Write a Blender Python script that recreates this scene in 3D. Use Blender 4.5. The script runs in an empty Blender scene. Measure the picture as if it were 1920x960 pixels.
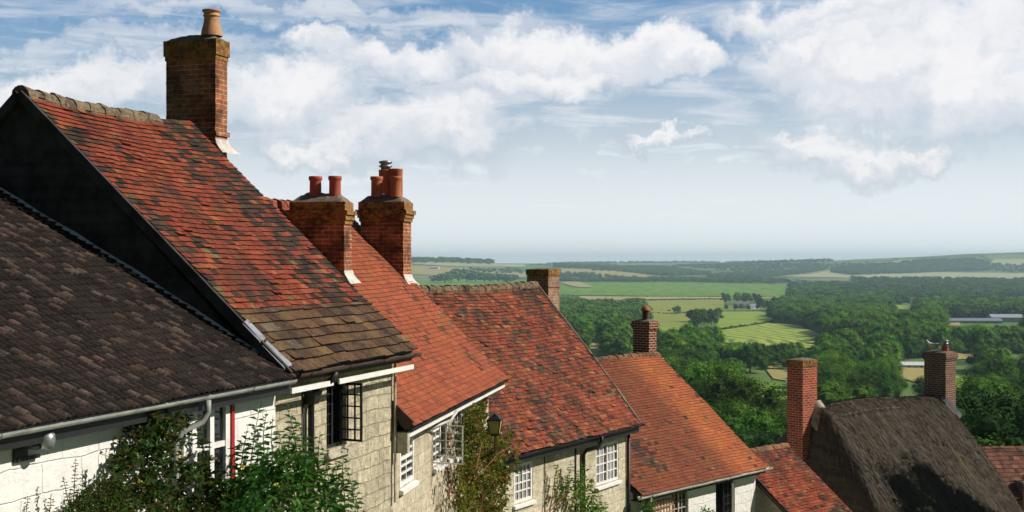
import bpy, bmesh, math, random
from mathutils import Vector as V, Matrix, noise as mn
R = math.radians
random.seed(7)
rnd = random.random
def ru(a, b): return a + (b - a) * random.random()
sc = bpy.context.scene
col = sc.collection

# ------------------------------------------------------------------ camera, world, sun, exposure
F = 2418.0                                   # focal length in photo pixels
cam = bpy.data.objects.new('camera', bpy.data.cameras.new('camera'))
col.objects.link(cam); sc.camera = cam
cam.location = (0, 0, 0); cam.rotation_euler = (R(90), 0, 0)
cam.data.sensor_width = 36; cam.data.lens = 36 * F / 1920
cam.data.shift_y = 12 / 1920
cam.data.clip_start = .1; cam.data.clip_end = 60000
SUN_AZ, SUN_EL = R(91), R(37)
sd = V((math.sin(SUN_AZ) * math.cos(SUN_EL), math.cos(SUN_AZ) * math.cos(SUN_EL), math.sin(SUN_EL)))
sun = bpy.data.objects.new('sun', bpy.data.lights.new('sun', 'SUN'))
col.objects.link(sun); sun.data.energy = 5.0; sun.data.angle = R(.5); sun.data.color = (1, .93, .82)
sun.rotation_euler = sd.to_track_quat('Z', 'Y').to_euler(); sun.location = (30, 0, 40)
sc.view_settings.view_transform = 'Standard'; sc.view_settings.look = 'None'
sc.view_settings.exposure = .1; sc.view_settings.gamma = 1; sc.view_settings.use_curve_mapping = False
sc.render.engine = 'CYCLES'
sc.cycles.use_denoising = True
sc.cycles.max_bounces = 6; sc.cycles.diffuse_bounces = 2; sc.cycles.glossy_bounces = 2
sc.cycles.volume_bounces = 1; sc.cycles.transparent_max_bounces = 8
sc.cycles.use_light_tree = False

class NT:
    """small wrapper for building node trees"""
    def __init__(s, tree): s.t = tree; s.n = tree.nodes; s.l = tree.links
    def put(s, v, sock):
        if v is None: return
        if isinstance(v, bpy.types.NodeSocket): s.l.new(v, sock)
        elif isinstance(v, (tuple, list)) and len(v) == 3 and sock.type == 'RGBA': sock.default_value = (*v, 1)
        else: sock.default_value = v
    def node(s, kind, out=0, props=None, **ins):
        n = s.n.new(kind)
        for k, v in (props or {}).items(): setattr(n, k, v)
        for k, v in ins.items():
            key = int(k[1:]) if k[0] == '_' and k[1:].isdigit() else k.replace('_', ' ')
            s.put(v, n.inputs[key])
        return n.outputs[out]
    def m(s, op, a, b=None, c=None, clamp=False):
        n = s.n.new('ShaderNodeMath'); n.operation = op; n.use_clamp = clamp
        s.put(a, n.inputs[0]); s.put(b, n.inputs[1]); s.put(c, n.inputs[2]); return n.outputs[0]
    def vm(s, op, a, b=None):
        n = s.n.new('ShaderNodeVectorMath'); n.operation = op
        s.put(a, n.inputs[0]); s.put(b, n.inputs[1]); return n.outputs['Value' if op in ('LENGTH', 'DOT_PRODUCT') else 0]
    def mix(s, f, a, b, mode='MIX'):
        n = s.n.new('ShaderNodeMix'); n.data_type = 'RGBA'; n.blend_type = mode
        s.put(f, n.inputs[0]); s.put(a, n.inputs[6]); s.put(b, n.inputs[7]); return n.outputs[2]
    def ss(s, x, lo, hi, a=0.0, b=1.0):
        n = s.n.new('ShaderNodeMapRange'); n.interpolation_type = 'SMOOTHSTEP'
        s.put(x, n.inputs[0]); s.put(lo, n.inputs[1]); s.put(hi, n.inputs[2]); s.put(a, n.inputs[3]); s.put(b, n.inputs[4])
        return n.outputs[0]
    def noise(s, vec, scale, detail=4, rough=.55, dist=0.0, out=0):
        n = s.n.new('ShaderNodeTexNoise'); s.put(vec, n.inputs['Vector']); n.inputs['Scale'].default_value = scale
        n.inputs['Detail'].default_value = detail; n.inputs['Roughness'].default_value = rough
        n.inputs['Distortion'].default_value = dist; return n.outputs[out]
    def xyz(s, x, y, z):
        n = s.n.new('ShaderNodeCombineXYZ'); s.put(x, n.inputs[0]); s.put(y, n.inputs[1]); s.put(z, n.inputs[2]); return n.outputs[0]
    def sep(s, v):
        n = s.n.new('ShaderNodeSeparateXYZ'); s.put(v, n.inputs[0]); return n.outputs

# sky: Nishita plus clouds laid out by compass direction and height above the horizon
w = bpy.data.worlds.new('World'); sc.world = w; w.use_nodes = True
T = NT(w.node_tree); T.n.clear()
skyn = T.n.new('ShaderNodeTexSky'); skyn.sky_type = 'NISHITA'; skyn.sun_disc = False
skyn.sun_elevation = SUN_EL; skyn.sun_rotation = SUN_AZ; skyn.altitude = 200; skyn.air_density = 1.3; skyn.dust_density = 1.2; skyn.ozone_density = 2.0
dirv = T.node('ShaderNodeTexCoord', 'Generated')
dx, dy, dz = T.sep(dirv)
azi = T.m('ARCTAN2', dx, dy)
ele = T.m('ARCSINE', dz)
P3 = T.xyz(azi, T.m('MULTIPLY', ele, 1.0), 0.0)
warp = T.vm('SCALE', T.vm('SUBTRACT', T.noise(P3, 9, 6, .62, out=1), (.5, .5, .5)))
warp.node.inputs['Scale'].default_value = .105
warp2 = T.vm('SCALE', T.vm('SUBTRACT', T.noise(P3, 45, 6, .62, out=1), (.5, .5, .5)))
warp2.node.inputs['Scale'].default_value = .040
PW = T.vm('ADD', T.vm('ADD', P3, warp), warp2)
wa, we, _ = T.sep(PW)
TOPS = []
def blob(px, py, rx, ry, soft=.55):
    """one cloud lobe: centre and half-widths in photo pixels turned into azimuth / elevation"""
    a = math.atan((px - 960) / F); e = math.atan((492 - py) / F * math.cos(a))
    u = T.m('MULTIPLY', T.m('SUBTRACT', wa, a), F / rx); v = T.m('MULTIPLY', T.m('SUBTRACT', we, e), F / ry)
    d = T.m('ADD', T.m('MULTIPLY', u, u), T.m('MULTIPLY', v, v))
    mk = T.ss(d, 1.1 + soft * 1.5, max(0.02, .85 - soft * 1.4)); TOPS.append(T.m('MULTIPLY', mk, T.m('MULTIPLY_ADD', v, .5, .5)))
    return mk
def union(bl):
    r = bl[0]
    for b in bl[1:]: r = T.m('MAXIMUM', r, b)
    return r
#CUMULUS
cum = union([blob(*b) for b in [
    (960, 100, 120, 62, .4), (1080, 118, 150, 72, .4), (1190, 105, 110, 58, .4), (1290, 122, 75, 48, .4), (890, 95, 70, 40, .5), (1000, 170, 190, 34, .6),
    (1560, 110, 180, 62, .55), (1680, 170, 200, 85, .6), (1800, 90, 190, 110, .5), (1880, 200, 200, 70, .7), (1430, 28, 95, 36, .6), (1600, 20, 160, 45, .7),
    (1245, 268, 70, 15, .95), (1500, 272, 100, 36, .9), (1610, 290, 130, 30, .95), (1720, 290, 70, 20, 1.0),
    (240, 165, 110, 46, .6), (90, 175, 150, 50, .8), (580, 95, 60, 26, .7), (680, 125, 100, 40, .6), (790, 135, 80, 42, .7),
    (600, 280, 100, 24, .9), (760, 255, 170, 48, 1.0), (520, 190, 140, 60, .9)]])
hgt = union(TOPS)
thin = union([blob(*b) for b in [
    (620, 35, 420, 24, .7), (180, 85, 280, 22, 1.0), (150, 165, 380, 50, 1.0), (660, 210, 420, 60, 1.0), (1150, 215, 280, 45, 1.0),
    (1750, 120, 330, 150, 1.0), (1480, 15, 160, 36, 1.0), (760, 330, 300, 34, 1.0), (1330, 300, 420, 26, 1.0), (1150, 380, 380, 20, 1.0), (1650, 345, 300, 18, 1.0)]])
streak = T.noise(T.xyz(T.m('ADD', T.m('MULTIPLY', azi, 1.0), T.m('MULTIPLY', ele, .6)), T.m('MULTIPLY', ele, 7.0), 0.0), 9, 7, .62, .6)
puff = T.noise(PW, 26, 6, .6, .3)
front = T.ss(T.m('ABSOLUTE', azi), 1.3, .55)
veil = T.m('MULTIPLY', T.ss(streak, .40, .68), T.m('MULTIPLY', front, .62))
veil = T.m('MAXIMUM', veil, T.m('MULTIPLY', thin, T.ss(streak, .32, .62, .30, .92)))
veil = T.m('MAXIMUM', veil, T.m('MULTIPLY', T.ss(ele, .20, .03), T.m('MULTIPLY', front, .86)))
cover = T.m('MAXIMUM', veil, T.m('MULTIPLY', cum, .97), clamp=True)
shade = T.ss(T.m('ADD', T.m('MULTIPLY', puff, .62), T.m('MULTIPLY', hgt, .45)), .36, .70)
ccol = T.mix(shade, (12.3, 12.9, 14.0), (16.6, 16.3, 16.4))
hcol = T.mix(T.ss(ele, .0, .16), (17.2, 17.8, 18.4), ccol)
hcol = T.mix(cum, hcol, ccol)
skyc = T.mix(1.0, skyn.outputs[0], T.mix(T.ss(T.m('ABSOLUTE', azi), 1.3, .5), (.30, .35, .42), (1.05, 1.45, 1.95)), 'MULTIPLY')  # sky dimmed beside and behind the camera to deepen shade on chimney faces
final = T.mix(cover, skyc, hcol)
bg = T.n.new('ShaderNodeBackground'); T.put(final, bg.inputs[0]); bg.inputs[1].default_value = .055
wo = T.n.new('ShaderNodeOutputWorld'); T.l.new(bg.outputs[0], wo.inputs[0])
w.cycles.sampling_method = 'MANUAL'; w.cycles.sample_map_resolution = 512

# ------------------------------------------------------------------ mesh helpers
class MB:
    """collects geometry, then links it as ONE mesh object"""
    def __init__(s, zo=0.0): s.v = []; s.f = []; s.c = []; s.mi = []; s.zo = zo; s.cc = (1, 1, 1); s.m = 0
    def quad(s, *ps):
        n = len(s.v); s.v += [tuple(p) for p in ps]; s.f.append(tuple(range(n, n + len(ps)))); s.c.append(s.cc); s.mi.append(s.m)
    def hexa(s, b, t, butt=None):
        """b, t: four bottom and four top corners in the same (counter-clockwise) order"""
        n = len(s.v); s.v += [tuple(p) for p in b] + [tuple(p) for p in t]
        for f in ((3, 2, 1, 0), (4, 5, 6, 7), (0, 1, 5, 4), (1, 2, 6, 5), (2, 3, 7, 6), (3, 0, 4, 7)):
            s.f.append(tuple(n + i for i in f)); s.c.append(butt if butt and f[0] == 0 else s.cc); s.mi.append(s.m)
    def box(s, x0, x1, y0, y1, z0, z1):
        s.hexa([(x0, y0, z0), (x1, y0, z0), (x1, y1, z0), (x0, y1, z0)], [(x0, y0, z1), (x1, y0, z1), (x1, y1, z1), (x0, y1, z1)])
    def beam(s, p, q, wd, ht, up=V((0, 0, 1))):
        p, q = V(p), V(q); d = (q - p).normalized(); sx = d.cross(up)
        if sx.length < 1e-3: sx = d.cross(V((1, 0, 0)))
        sx = sx.normalized() * wd / 2; u = sx.cross(d).normalized() * ht / 2
        s.hexa([p - sx - u, p + sx - u, q + sx - u, q - sx - u], [p - sx + u, p + sx + u, q + sx + u, q - sx + u])
    def tube(s, pts, r, n=8, cap=True):
        pts = [V(p) for p in pts]; base = len(s.v); k = len(pts)
        rs = r if isinstance(r, (list, tuple)) else [r] * k
        prev = None
        for i, p in enumerate(pts):
            d = (pts[min(i + 1, k - 1)] - pts[max(i - 1, 0)]).normalized()
            a = prev if prev is not None else (V((0, 0, 1)) if abs(d.z) < .9 else V((1, 0, 0)))
            x = (a - d * a.dot(d)).normalized(); prev = x; y = d.cross(x)
            for j in range(n):
                t = 2 * math.pi * j / n; s.v.append(tuple(p + (x * math.cos(t) + y * math.sin(t)) * rs[i]))
        for i in range(k - 1):
            for j in range(n):
                a = base + i * n + j; b = base + i * n + (j + 1) % n
                s.f.append((a, b, b + n, a + n)); s.c.append(s.cc); s.mi.append(s.m)
        if cap:
            s.f.append(tuple(base + j for j in range(n))[::-1]); s.f.append(tuple(base + (k - 1) * n + j for j in range(n)))
            s.c += [s.cc] * 2; s.mi += [s.m] * 2
    def lathe(s, c, prof, n=20):
        base = len(s.v); c = V(c)
        for r, z in prof:
            for j in range(n):
                t = 2 * math.pi * j / n; s.v.append((c.x + r * math.cos(t), c.y + r * math.sin(t), c.z + z))
        for i in range(len(prof) - 1):
            for j in range(n):
                a = base + i * n + j; b = base + i * n + (j + 1) % n
                s.f.append((a, b, b + n, a + n)); s.c.append(s.cc); s.mi.append(s.m)
    def gutter(s, p, q, r, n=7):
        """half-round channel hanging below the line p-q"""
        p, q = V(p), V(q); d = (q - p).normalized(); sx = d.cross(V((0, 0, 1))).normalized(); up = V((0, 0, 1))
        ring = []
        for rr in (r, r - .008):
            ring.append([(sx * math.cos(t) * rr - up * math.sin(t) * rr) for t in [math.pi * j / n for j in range(n + 1)]])
        k = 14
        for i in range(k):
            a = p.lerp(q, i / k); b = p.lerp(q, (i + 1) / k)
            a = a + up * mn.noise(a * .8) * .012; b = b + up * mn.noise(b * .8) * .012
            for j in range(n):
                s.quad(a + ring[0][j], a + ring[0][j + 1], b + ring[0][j + 1], b + ring[0][j])
                s.quad(a + ring[1][j + 1], a + ring[1][j], b + ring[1][j], b + ring[1][j + 1])
            s.quad(a + ring[0][0], b + ring[0][0], b + ring[1][0], a + ring[1][0])
            s.quad(a + ring[0][n], a + ring[1][n], b + ring[1][n], b + ring[0][n])
            if i % 4 == 1:
                s.tube([a + V(o) * 1.06 for o in ring[0]], .008, 4, False)
        for e in (p, q):
            for j in range(1, n): s.quad(e + ring[0][0], e + ring[0][j], e + ring[0][j + 1])
    def build(s, name, mats, parent=None, smooth=False, colattr=False):
        me = bpy.data.meshes.new(name)
        v = [(a, b, c + s.zo) for a, b, c in s.v] if s.zo else s.v
        me.from_pydata(v, [], s.f)
        if not isinstance(mats, (list, tuple)): mats = [mats]
        for m_ in mats: me.materials.append(m_)
        if any(s.mi): me.polygons.foreach_set('material_index', s.mi)
        if colattr:
            at_ = me.attributes.new('col', 'FLOAT_COLOR', 'CORNER'); buf = []
            for f, c in zip(s.f, s.c): buf += [c[0], c[1], c[2], 1.0] * len(f)
            at_.data.foreach_set('color', buf)
        if smooth: me.polygons.foreach_set('use_smooth', [True] * len(me.polygons))
        me.update()
        o = bpy.data.objects.new(name, me); col.objects.link(o)
        if parent: o.parent = parent
        return o
def tag(o, label=None, cat=None, group=None, kind=None):
    for k, v in (('label', label), ('category', cat), ('group', group), ('kind', kind)):
        if v: o[k] = v
    return o
def empty(name, loc, rz=0.0):
    o = bpy.data.objects.new(name, None); col.objects.link(o); o.location = loc; o.rotation_euler = (0, 0, rz); o.empty_display_size = .3
    return o
def ray(px, py): return V(((px - 960) / F, 1.0, (492 - py) / F))

# ------------------------------------------------------------------ materials
def newmat(name, rough=.9, spec=.3):
    m = bpy.data.materials.new(name); m.use_nodes = True; t = NT(m.node_tree)
    b = t.n['Principled BSDF']; b.inputs['Roughness'].default_value = rough; b.inputs['Specular IOR Level'].default_value = spec
    return m, t, b
def bump(t, b, h, dist=.01, strength=1.0):
    n = t.n.new('ShaderNodeBump'); n.inputs['Strength'].default_value = strength; n.inputs['Distance'].default_value = dist
    t.put(h, n.inputs['Height']); t.l.new(n.outputs[0], b.inputs['Normal'])
def obj_co(t): return t.node('ShaderNodeTexCoord', 'Object')
def plain(name, c, rough=.6, var=.15, scale=8, spec=.3, dirt=None, dirtamt=.4, metallic=0.0, bumpd=.003):
    m, t, b = newmat(name, rough, spec); co = obj_co(t)
    n1 = t.noise(co, scale, 6, .65)
    c0 = tuple(x * (1 - var) for x in c); c1 = tuple(min(1, x * (1 + var)) for x in c)
    k = t.mix(t.ss(n1, .3, .7), c0, c1)
    if dirt: k = t.mix(t.ss(t.noise(co, scale * .45, 7, .7), .5, .72, 0, dirtamt), k, dirt)
    t.put(k, b.inputs['Base Color']); b.inputs['Metallic'].default_value = metallic
    bump(t, b, t.noise(co, scale * 5, 4), bumpd)
    return m
def tile_mat(name, lichen=.5, speck=.6, fine=1.0):
    """clay tiles: the colour of each tile is its own; over it mottling, moss and pale lichen spots"""
    m, t, b = newmat(name, .88, .18); co = obj_co(t)
    a = t.node('ShaderNodeAttribute', 'Color', {'attribute_name': 'col'})
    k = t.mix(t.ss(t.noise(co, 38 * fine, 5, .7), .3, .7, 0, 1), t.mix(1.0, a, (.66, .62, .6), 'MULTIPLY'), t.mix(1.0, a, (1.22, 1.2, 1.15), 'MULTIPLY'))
    moss = t.m('MULTIPLY', t.ss(t.noise(co, 17, 7, .8), .50, .62), t.ss(t.noise(co, 1.7, 4, .6), .38, .60, .15, lichen))
    k = t.mix(moss, k, (.030, .025, .018))
    x_, y_, z_ = t.sep(co); dr = t.noise(t.xyz(t.m('MULTIPLY', x_, .45), y_, t.m('MULTIPLY', z_, .45)), 1.5, 8, .72)
    k = t.mix(t.ss(dr, .47, .64, 0, min(.8, lichen)), k, (.050, .034, .026))
    k = t.mix(t.ss(t.noise(co, 2.6, 7, .75), .60, .70, 0, lichen * .5), k, (.115, .075, .035))
    sp = t.m('MULTIPLY', t.ss(t.noise(co, 34, 4, .65), .64, .69), t.ss(t.noise(co, 3.1, 4, .6), .48, .62, 0, speck))
    k = t.mix(sp, k, (.42, .39, .32))
    s2 = t.m('MULTIPLY', t.ss(t.noise(co, 120, 2, .5), .70, .74), t.ss(t.noise(co, 1.1, 4, .7), .42, .6, 0, speck)); k = t.mix(s2, k, (.5, .46, .38))
    if name == 'dark_pantile':
        x, y, z = t.sep(co); s_ = t.noise(t.xyz(t.m('MULTIPLY', x, 8.0), t.m('MULTIPLY', y, 15.0), 0.0), 1.0, 6, .75)
        k = t.mix(t.ss(s_, .60, .70, 0, .3), k, (.20, .14, .12)); k = t.mix(t.ss(s_, .42, .30, 0, .4), k, (.016, .012, .010))
    t.put(k, b.inputs['Base Color'])
    bump(t, b, t.m('ADD', t.noise(co, 70, 5, .7), t.m('MULTIPLY', moss, .8)), .012)
    return m
def brick_mat(name, c1=(.36, .085, .04), c2=(.20, .05, .03), mortar=(.42, .34, .25), soot=.35, lichen=0.0, pale=0.0, zlich=None, course=.075):
    m, t, b = newmat(name, .92, .15); co = obj_co(t)
    x, y, z = t.sep(co)
    uv = t.xyz(t.m('ADD', x, y), z, 0.0)
    uv = t.vm('ADD', uv, t.vm('SCALE', t.vm('SUBTRACT', t.noise(co, 7, 3, .5, out=1), (.5, .5, .5))))
    uv.node.inputs[1].links[0].from_node.inputs['Scale'].default_value = .012
    br = t.n.new('ShaderNodeTexBrick'); t.l.new(uv, br.inputs['Vector'])
    br.inputs['Scale'].default_value = 1; br.inputs['Brick Width'].default_value = course * 3; br.inputs['Row Height'].default_value = course
    br.inputs['Mortar Size'].default_value = course * .11; br.inputs['Mortar Smooth'].default_value = .25; br.inputs['Bias'].default_value = -.1
    t.put(c1, br.inputs['Color1']); t.put(c2, br.inputs['Color2']); t.put(mortar, br.inputs['Mortar']); br.squash = 1
    k = br.outputs[0]
    k = t.mix(t.ss(t.noise(co, 30, 6, .7), .25, .75), t.mix(1.0, k, (.62, .6, .6), 'MULTIPLY'), t.mix(1.0, k, (1.2, 1.15, 1.1), 'MULTIPLY'))
    k = t.mix(t.ss(t.noise(co, 2.3, 6, .7), .36, .66, 0, soot), k, (.022, .015, .013))
    if pale: k = t.mix(t.ss(t.noise(co, 4, 5, .7), .5, .62, 0, pale), k, (.5, .42, .34))
    if zlich is not None:
        k = t.mix(t.m('MULTIPLY', t.ss(z, zlich - .12, zlich + .03), t.ss(t.noise(co, 11, 6, .75), .44, .58, 0, lichen)), k, (.42, .25, .06))
    t.put(k, b.inputs['Base Color'])
    h = t.m('ADD', t.m('MULTIPLY', br.outputs['Fac'], -1.0), t.m('MULTIPLY', t.noise(co, 45, 5, .7), .8))
    bump(t, b, h, .012)
    return m
def stone_mat(name, ca=(.66, .58, .39), cb=(.52, .47, .34), mortar=(.44, .39, .29), bw=.42, bh=.22, ms=.008, warpk=.05, stain=.4, sc_=1.0, rough_b=.03):
    m, t, b = newmat(name, .93, .12); co = obj_co(t)
    x, y, z = t.sep(co)
    uv = t.xyz(t.m('ADD', x, y), z, 0.0)
    wv = t.vm('SCALE', t.vm('SUBTRACT', t.noise(uv, 1.6, 4, .6, out=1), (.5, .5, .5)))
    wv.node.inputs['Scale'].default_value = warpk * 3
    uv = t.vm('ADD', uv, wv)
    br = t.n.new('ShaderNodeTexBrick'); t.l.new(uv, br.inputs['Vector'])
    br.inputs['Scale'].default_value = 1; br.inputs['Brick Width'].default_value = bw; br.inputs['Row Height'].default_value = bh
    br.inputs['Mortar Size'].default_value = ms; br.inputs['Mortar Smooth'].default_value = .4; br.offset = .45; br.offset_frequency = 2; br.squash = .7; br.squash_frequency = 3
    t.put(ca, br.inputs['Color1']); t.put(cb, br.inputs['Color2']); t.put(mortar, br.inputs['Mortar'])
    k = br.outputs[0]
    k = t.mix(t.ss(t.noise(co, 9, 7, .7), .3, .7), t.mix(1.0, k, (.72, .70, .66), 'MULTIPLY'), t.mix(1.0, k, (1.25, 1.22, 1.15), 'MULTIPLY'))
    k = t.mix(t.ss(t.noise(co, 1.3, 6, .65), .48, .72, 0, stain), k, (.16, .13, .08))
    k = t.mix(t.ss(t.noise(co, 40, 3, .7), .62, .7, 0, .25), k, (.16, .13, .09))
    t.put(k, b.inputs['Base Color'])
    h = t.m('ADD', t.m('MULTIPLY', br.outputs['Fac'], -1.2), t.m('MULTIPLY', t.noise(co, 14, 7, .7), 1.3))
    bump(t, b, h, rough_b)
    return m
def foliage_mat(name, ca, cb, trans=.25, objrand=.3):
    m, t, b = newmat(name, .8, .06)
    co = t.node('ShaderNodeTexCoord', 'Object')
    oi = t.node('ShaderNodeObjectInfo', 'Random')
    a = t.node('ShaderNodeAttribute', 'Color', {'attribute_name': 'col'})
    k = t.mix(t.ss(t.noise(co, .9, 3, .6), .3, .7), ca, cb)
    k = t.mix(1.0, k, a, 'MULTIPLY')
    hs = t.n.new('ShaderNodeHueSaturation'); t.put(k, hs.inputs['Color'])
    t.put(t.m('ADD', t.m('MULTIPLY', oi, objrand), 1 - objrand / 2), hs.inputs['Value'])
    t.put(t.m('ADD', t.m('MULTIPLY', t.m('FRACT', t.m('MULTIPLY', oi, 7.31)), .035), .4825), hs.inputs['Hue'])
    t.put(hs.outputs[0], b.inputs['Base Color'])
    tr = t.n.new('ShaderNodeBsdfTranslucent'); t.put(t.mix(1.0, hs.outputs[0], (1.3, 1.5, .6), 'MULTIPLY'), tr.inputs[0])
    mx = t.n.new('ShaderNodeMixShader'); mx.inputs[0].default_value = trans
    t.l.new(b.outputs[0], mx.inputs[1]); t.l.new(tr.outputs[0], mx.inputs[2])
    t.l.new(mx.outputs[0], t.n['Material Output'].inputs['Surface'])
    return m

M = {}
M['tile'] = tile_mat('clay_tile', .75, .95)
M['tile_clean'] = tile_mat('clay_tile_clean', .25, .2)
M['slab'] = tile_mat('stone_slab', .8, 2.4, .6)
M['ridge'] = tile_mat('ridge_tile', 1.0, 2.2, .5)
M['pantile'] = tile_mat('dark_pantile', .5, .5, .8)
M['deck'] = plain('roof_deck', (.05, .03, .025))
M['black'] = plain('black_paint', (.018, .018, .02), .45)
M['board'] = plain('weatherboard', (.050, .046, .044), .9, .5, 3, .15, dirt=(.07, .065, .07), dirtamt=.5)
M['lead'] = plain('lead', (.27, .29, .32), .6, .35, 5, .3, dirt=(.40, .41, .44), dirtamt=.5)
M['mortar'] = plain('white_mortar', (.54, .51, .46), .9, .2, 6, dirt=(.3, .26, .2), dirtamt=.4)
M['flaunch'] = plain('flaunching', (.17, .14, .105), .95, .35, 9, dirt=(.10, .08, .05), dirtamt=.8)
M['white'] = plain('white_paint', (.74, .73, .70), .5, .07, 6, dirt=(.4, .38, .34), dirtamt=.35)
M['red'] = plain('red_paint', (.40, .02, .02), .5)
M['white_gutter'] = plain('pale_gutter', (.56, .55, .52), .45, .12, 4, dirt=(.2, .2, .17), dirtamt=.6)
M['grey_gutter'] = plain('grey_gutter', (.34, .35, .33), .45, .2, 4, dirt=(.10, .11, .08), dirtamt=.8)
M['timber'] = plain('timber', (.34, .17, .07), .8, .3, 8)
M['grey_timber'] = plain('grey_timber', (.42, .38, .31), .85, .3, 6)
M['fascia'] = plain('fascia', (.07, .045, .035), .8, .4, 5)
M['curtain'] = plain('curtain', (.36, .33, .36), .9, .25, 4)
M['pot_red'] = plain('red_pot', (.36, .075, .055), .7, .12, 6, dirt=(.12, .05, .04), dirtamt=.4)
M['pot_buff'] = plain('buff_pot', (.46, .24, .12), .75, .25, 6, dirt=(.5, .42, .3), dirtamt=.6)
M['pot_terra'] = plain('terracotta_pot', (.38, .12, .06), .75, .2, 6, dirt=(.12, .06, .04), dirtamt=.5)
M['cowl'] = plain('metal_cowl', (.30, .31, .33), .4, .2, 10, metallic=.6)
M['brick1'] = brick_mat('old_brick', (.50, .18, .075), (.30, .08, .04), (.60, .47, .32), .85, pale=.25)
M['brick2'] = brick_mat('red_brick', (.36, .10, .045), (.18, .045, .028), (.50, .40, .28), .75)
M['brick3'] = brick_mat('orange_brick', (.52, .17, .065), (.30, .08, .038), (.66, .52, .38), .82)
M['brick_pale'] = brick_mat('pale_brick', (.40, .22, .15), (.30, .16, .11), (.46, .38, .30), .3, pale=.4)
M['brick5'] = brick_mat('contrast_brick', (.22, .055, .035), (.13, .04, .03), (.72, .62, .48), .1)
M['brick6'] = brick_mat('scarlet_brick', (.50, .09, .04), (.20, .045, .03), (.62, .46, .34), .15)
M['brick7'] = brick_mat('brown_brick', (.24, .115, .085), (.15, .075, .06), (.60, .50, .42), .3)
M['brick_cap'] = brick_mat('lichened_brick', (.34, .12, .05), (.20, .07, .035), (.34, .25, .14), .8, pale=.0, zlich=-50, lichen=.7)
M['stone2'] = stone_mat('squared_rubble', (.64, .58, .44), (.50, .46, .36), (.46, .42, .33), bw=.44, bh=.19, ms=.011, warpk=.045, stain=.3, rough_b=.04)
M['stone3'] = stone_mat('greensand_ashlar', (.60, .53, .42), (.50, .44, .35), (.56, .50, .40), .34, .24, .006, .03, .45, rough_b=.02)
M['stone4'] = stone_mat('buff_ashlar', (.62, .57, .45), (.52, .48, .38), (.60, .56, .46), .48, .26, .007, .02, .5, rough_b=.02)
def white_wall(name, tint=(.82, .80, .77)):
    m, t, b = newmat(name, .85, .2); co = obj_co(t); x, y, z = t.sep(co)
    uv = t.xyz(t.m('ADD', x, y), z, 0.0)
    uvw = t.vm('SCALE', t.vm('SUBTRACT', t.noise(uv, 1.7, 3, out=1), (.5, .5, .5))); uvw.node.inputs['Scale'].default_value = .12
    br = t.n.new('ShaderNodeTexBrick'); t.l.new(t.vm('ADD', uv, uvw), br.inputs['Vector'])
    br.inputs['Scale'].default_value = 1; br.inputs['Brick Width'].default_value = .55; br.inputs['Row Height'].default_value = .27
    br.inputs['Mortar Size'].default_value = .012; br.inputs['Mortar Smooth'].default_value = .8
    k = t.mix(t.ss(t.noise(co, 5, 7, .7), .3, .75), tint, tuple(c * .86 for c in tint))
    crack = t.m('MULTIPLY', t.m('MULTIPLY', br.outputs['Fac'], 1.0), t.ss(t.noise(co, 2.2, 5, .7), .5, .66, 0, .7))
    k = t.mix(crack, k, (.30, .26, .21))
    k = t.mix(t.ss(t.noise(co, 3.3, 7, .75), .6, .72, 0, .5), k, (.42, .37, .30))
    t.put(k, b.inputs['Base Color'])
    bump(t, b, t.m('ADD', t.m('MULTIPLY', br.outputs['Fac'], -.35), t.m('MULTIPLY', t.noise(co, 9, 7, .65), 1.0)), .022)
    return m
M['whitewash'] = white_wall('whitewashed_stone')
m_, t_, b_ = newmat('window_glass', .04, .5); b_.inputs['Base Color'].default_value = (.012, .013, .016, 1)
gco = obj_co(t_); bump(t_, b_, t_.noise(gco, 3, 2), .004)
M['glass'] = m_
M['leaf_dark'] = foliage_mat('shrub_leaf_dark', (.028, .075, .018), (.055, .12, .030), .3)
M['leaf_green'] = foliage_mat('shrub_leaf_green', (.035, .10, .024), (.085, .165, .040), .3)
M['leaf_olive'] = foliage_mat('climber_leaf', (.09, .125, .028), (.17, .19, .04), .3)
M['leaf_bright'] = foliage_mat('rose_leaf', (.06, .15, .03), (.13, .20, .04), .3)
M['stem'] = plain('stem', (.10, .06, .035), .85)
M['stem_red'] = plain('creeper_stem', (.22, .09, .05), .85)
M['bark'] = plain('bark', (.10, .075, .05), .95, .3, 3)
M['tree_a'] = foliage_mat('tree_leaf', (.045, .125, .018), (.140, .255, .030), .25, .95)
M['tree_d'] = foliage_mat('dark_tree_leaf', (.018, .055, .014), (.045, .11, .022), .15, .5)
M['tree_b'] = foliage_mat('far_tree_leaf', (.050, .125, .024), (.115, .205, .034), .18, .65)
M['tree_y'] = foliage_mat('light_tree_leaf', (.07, .14, .02), (.12, .19, .03), .25, .3)

# ------------------------------------------------------------------ the lie of the land
PROF = [(-400, -1.7), (0, -2.0), (3, -2.6), (8, -5.6), (20, -8.0), (38, -12.5), (70, -21), (150, -33), (330, -46), (600, -55), (900, -60), (1500, -68), (2600, -74),
        (3600, -72), (4800, -66), (7000, -50), (10000, -40), (13500, -24), (17000, -20), (24000, -200)]
def prof(d):
    if d <= PROF[0][0]: return PROF[0][1]
    for i in range(len(PROF) - 1):
        x0, y0 = PROF[i]; x1, y1 = PROF[i + 1]
        if d <= x1:
            def sl(k):
                k = max(0, min(len(PROF) - 2, k)); return (PROF[k + 1][1] - PROF[k][1]) / (PROF[k + 1][0] - PROF[k][0])
            m0 = (sl(i - 1) + sl(i)) / 2; m1 = (sl(i) + sl(i + 1)) / 2
            h = x1 - x0; t = (d - x0) / h
            return (2*t**3 - 3*t*t + 1) * y0 + (t**3 - 2*t*t + t) * h * m0 + (-2*t**3 + 3*t*t) * y1 + (t**3 - t*t) * h * m1
    return PROF[-1][1]
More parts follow.
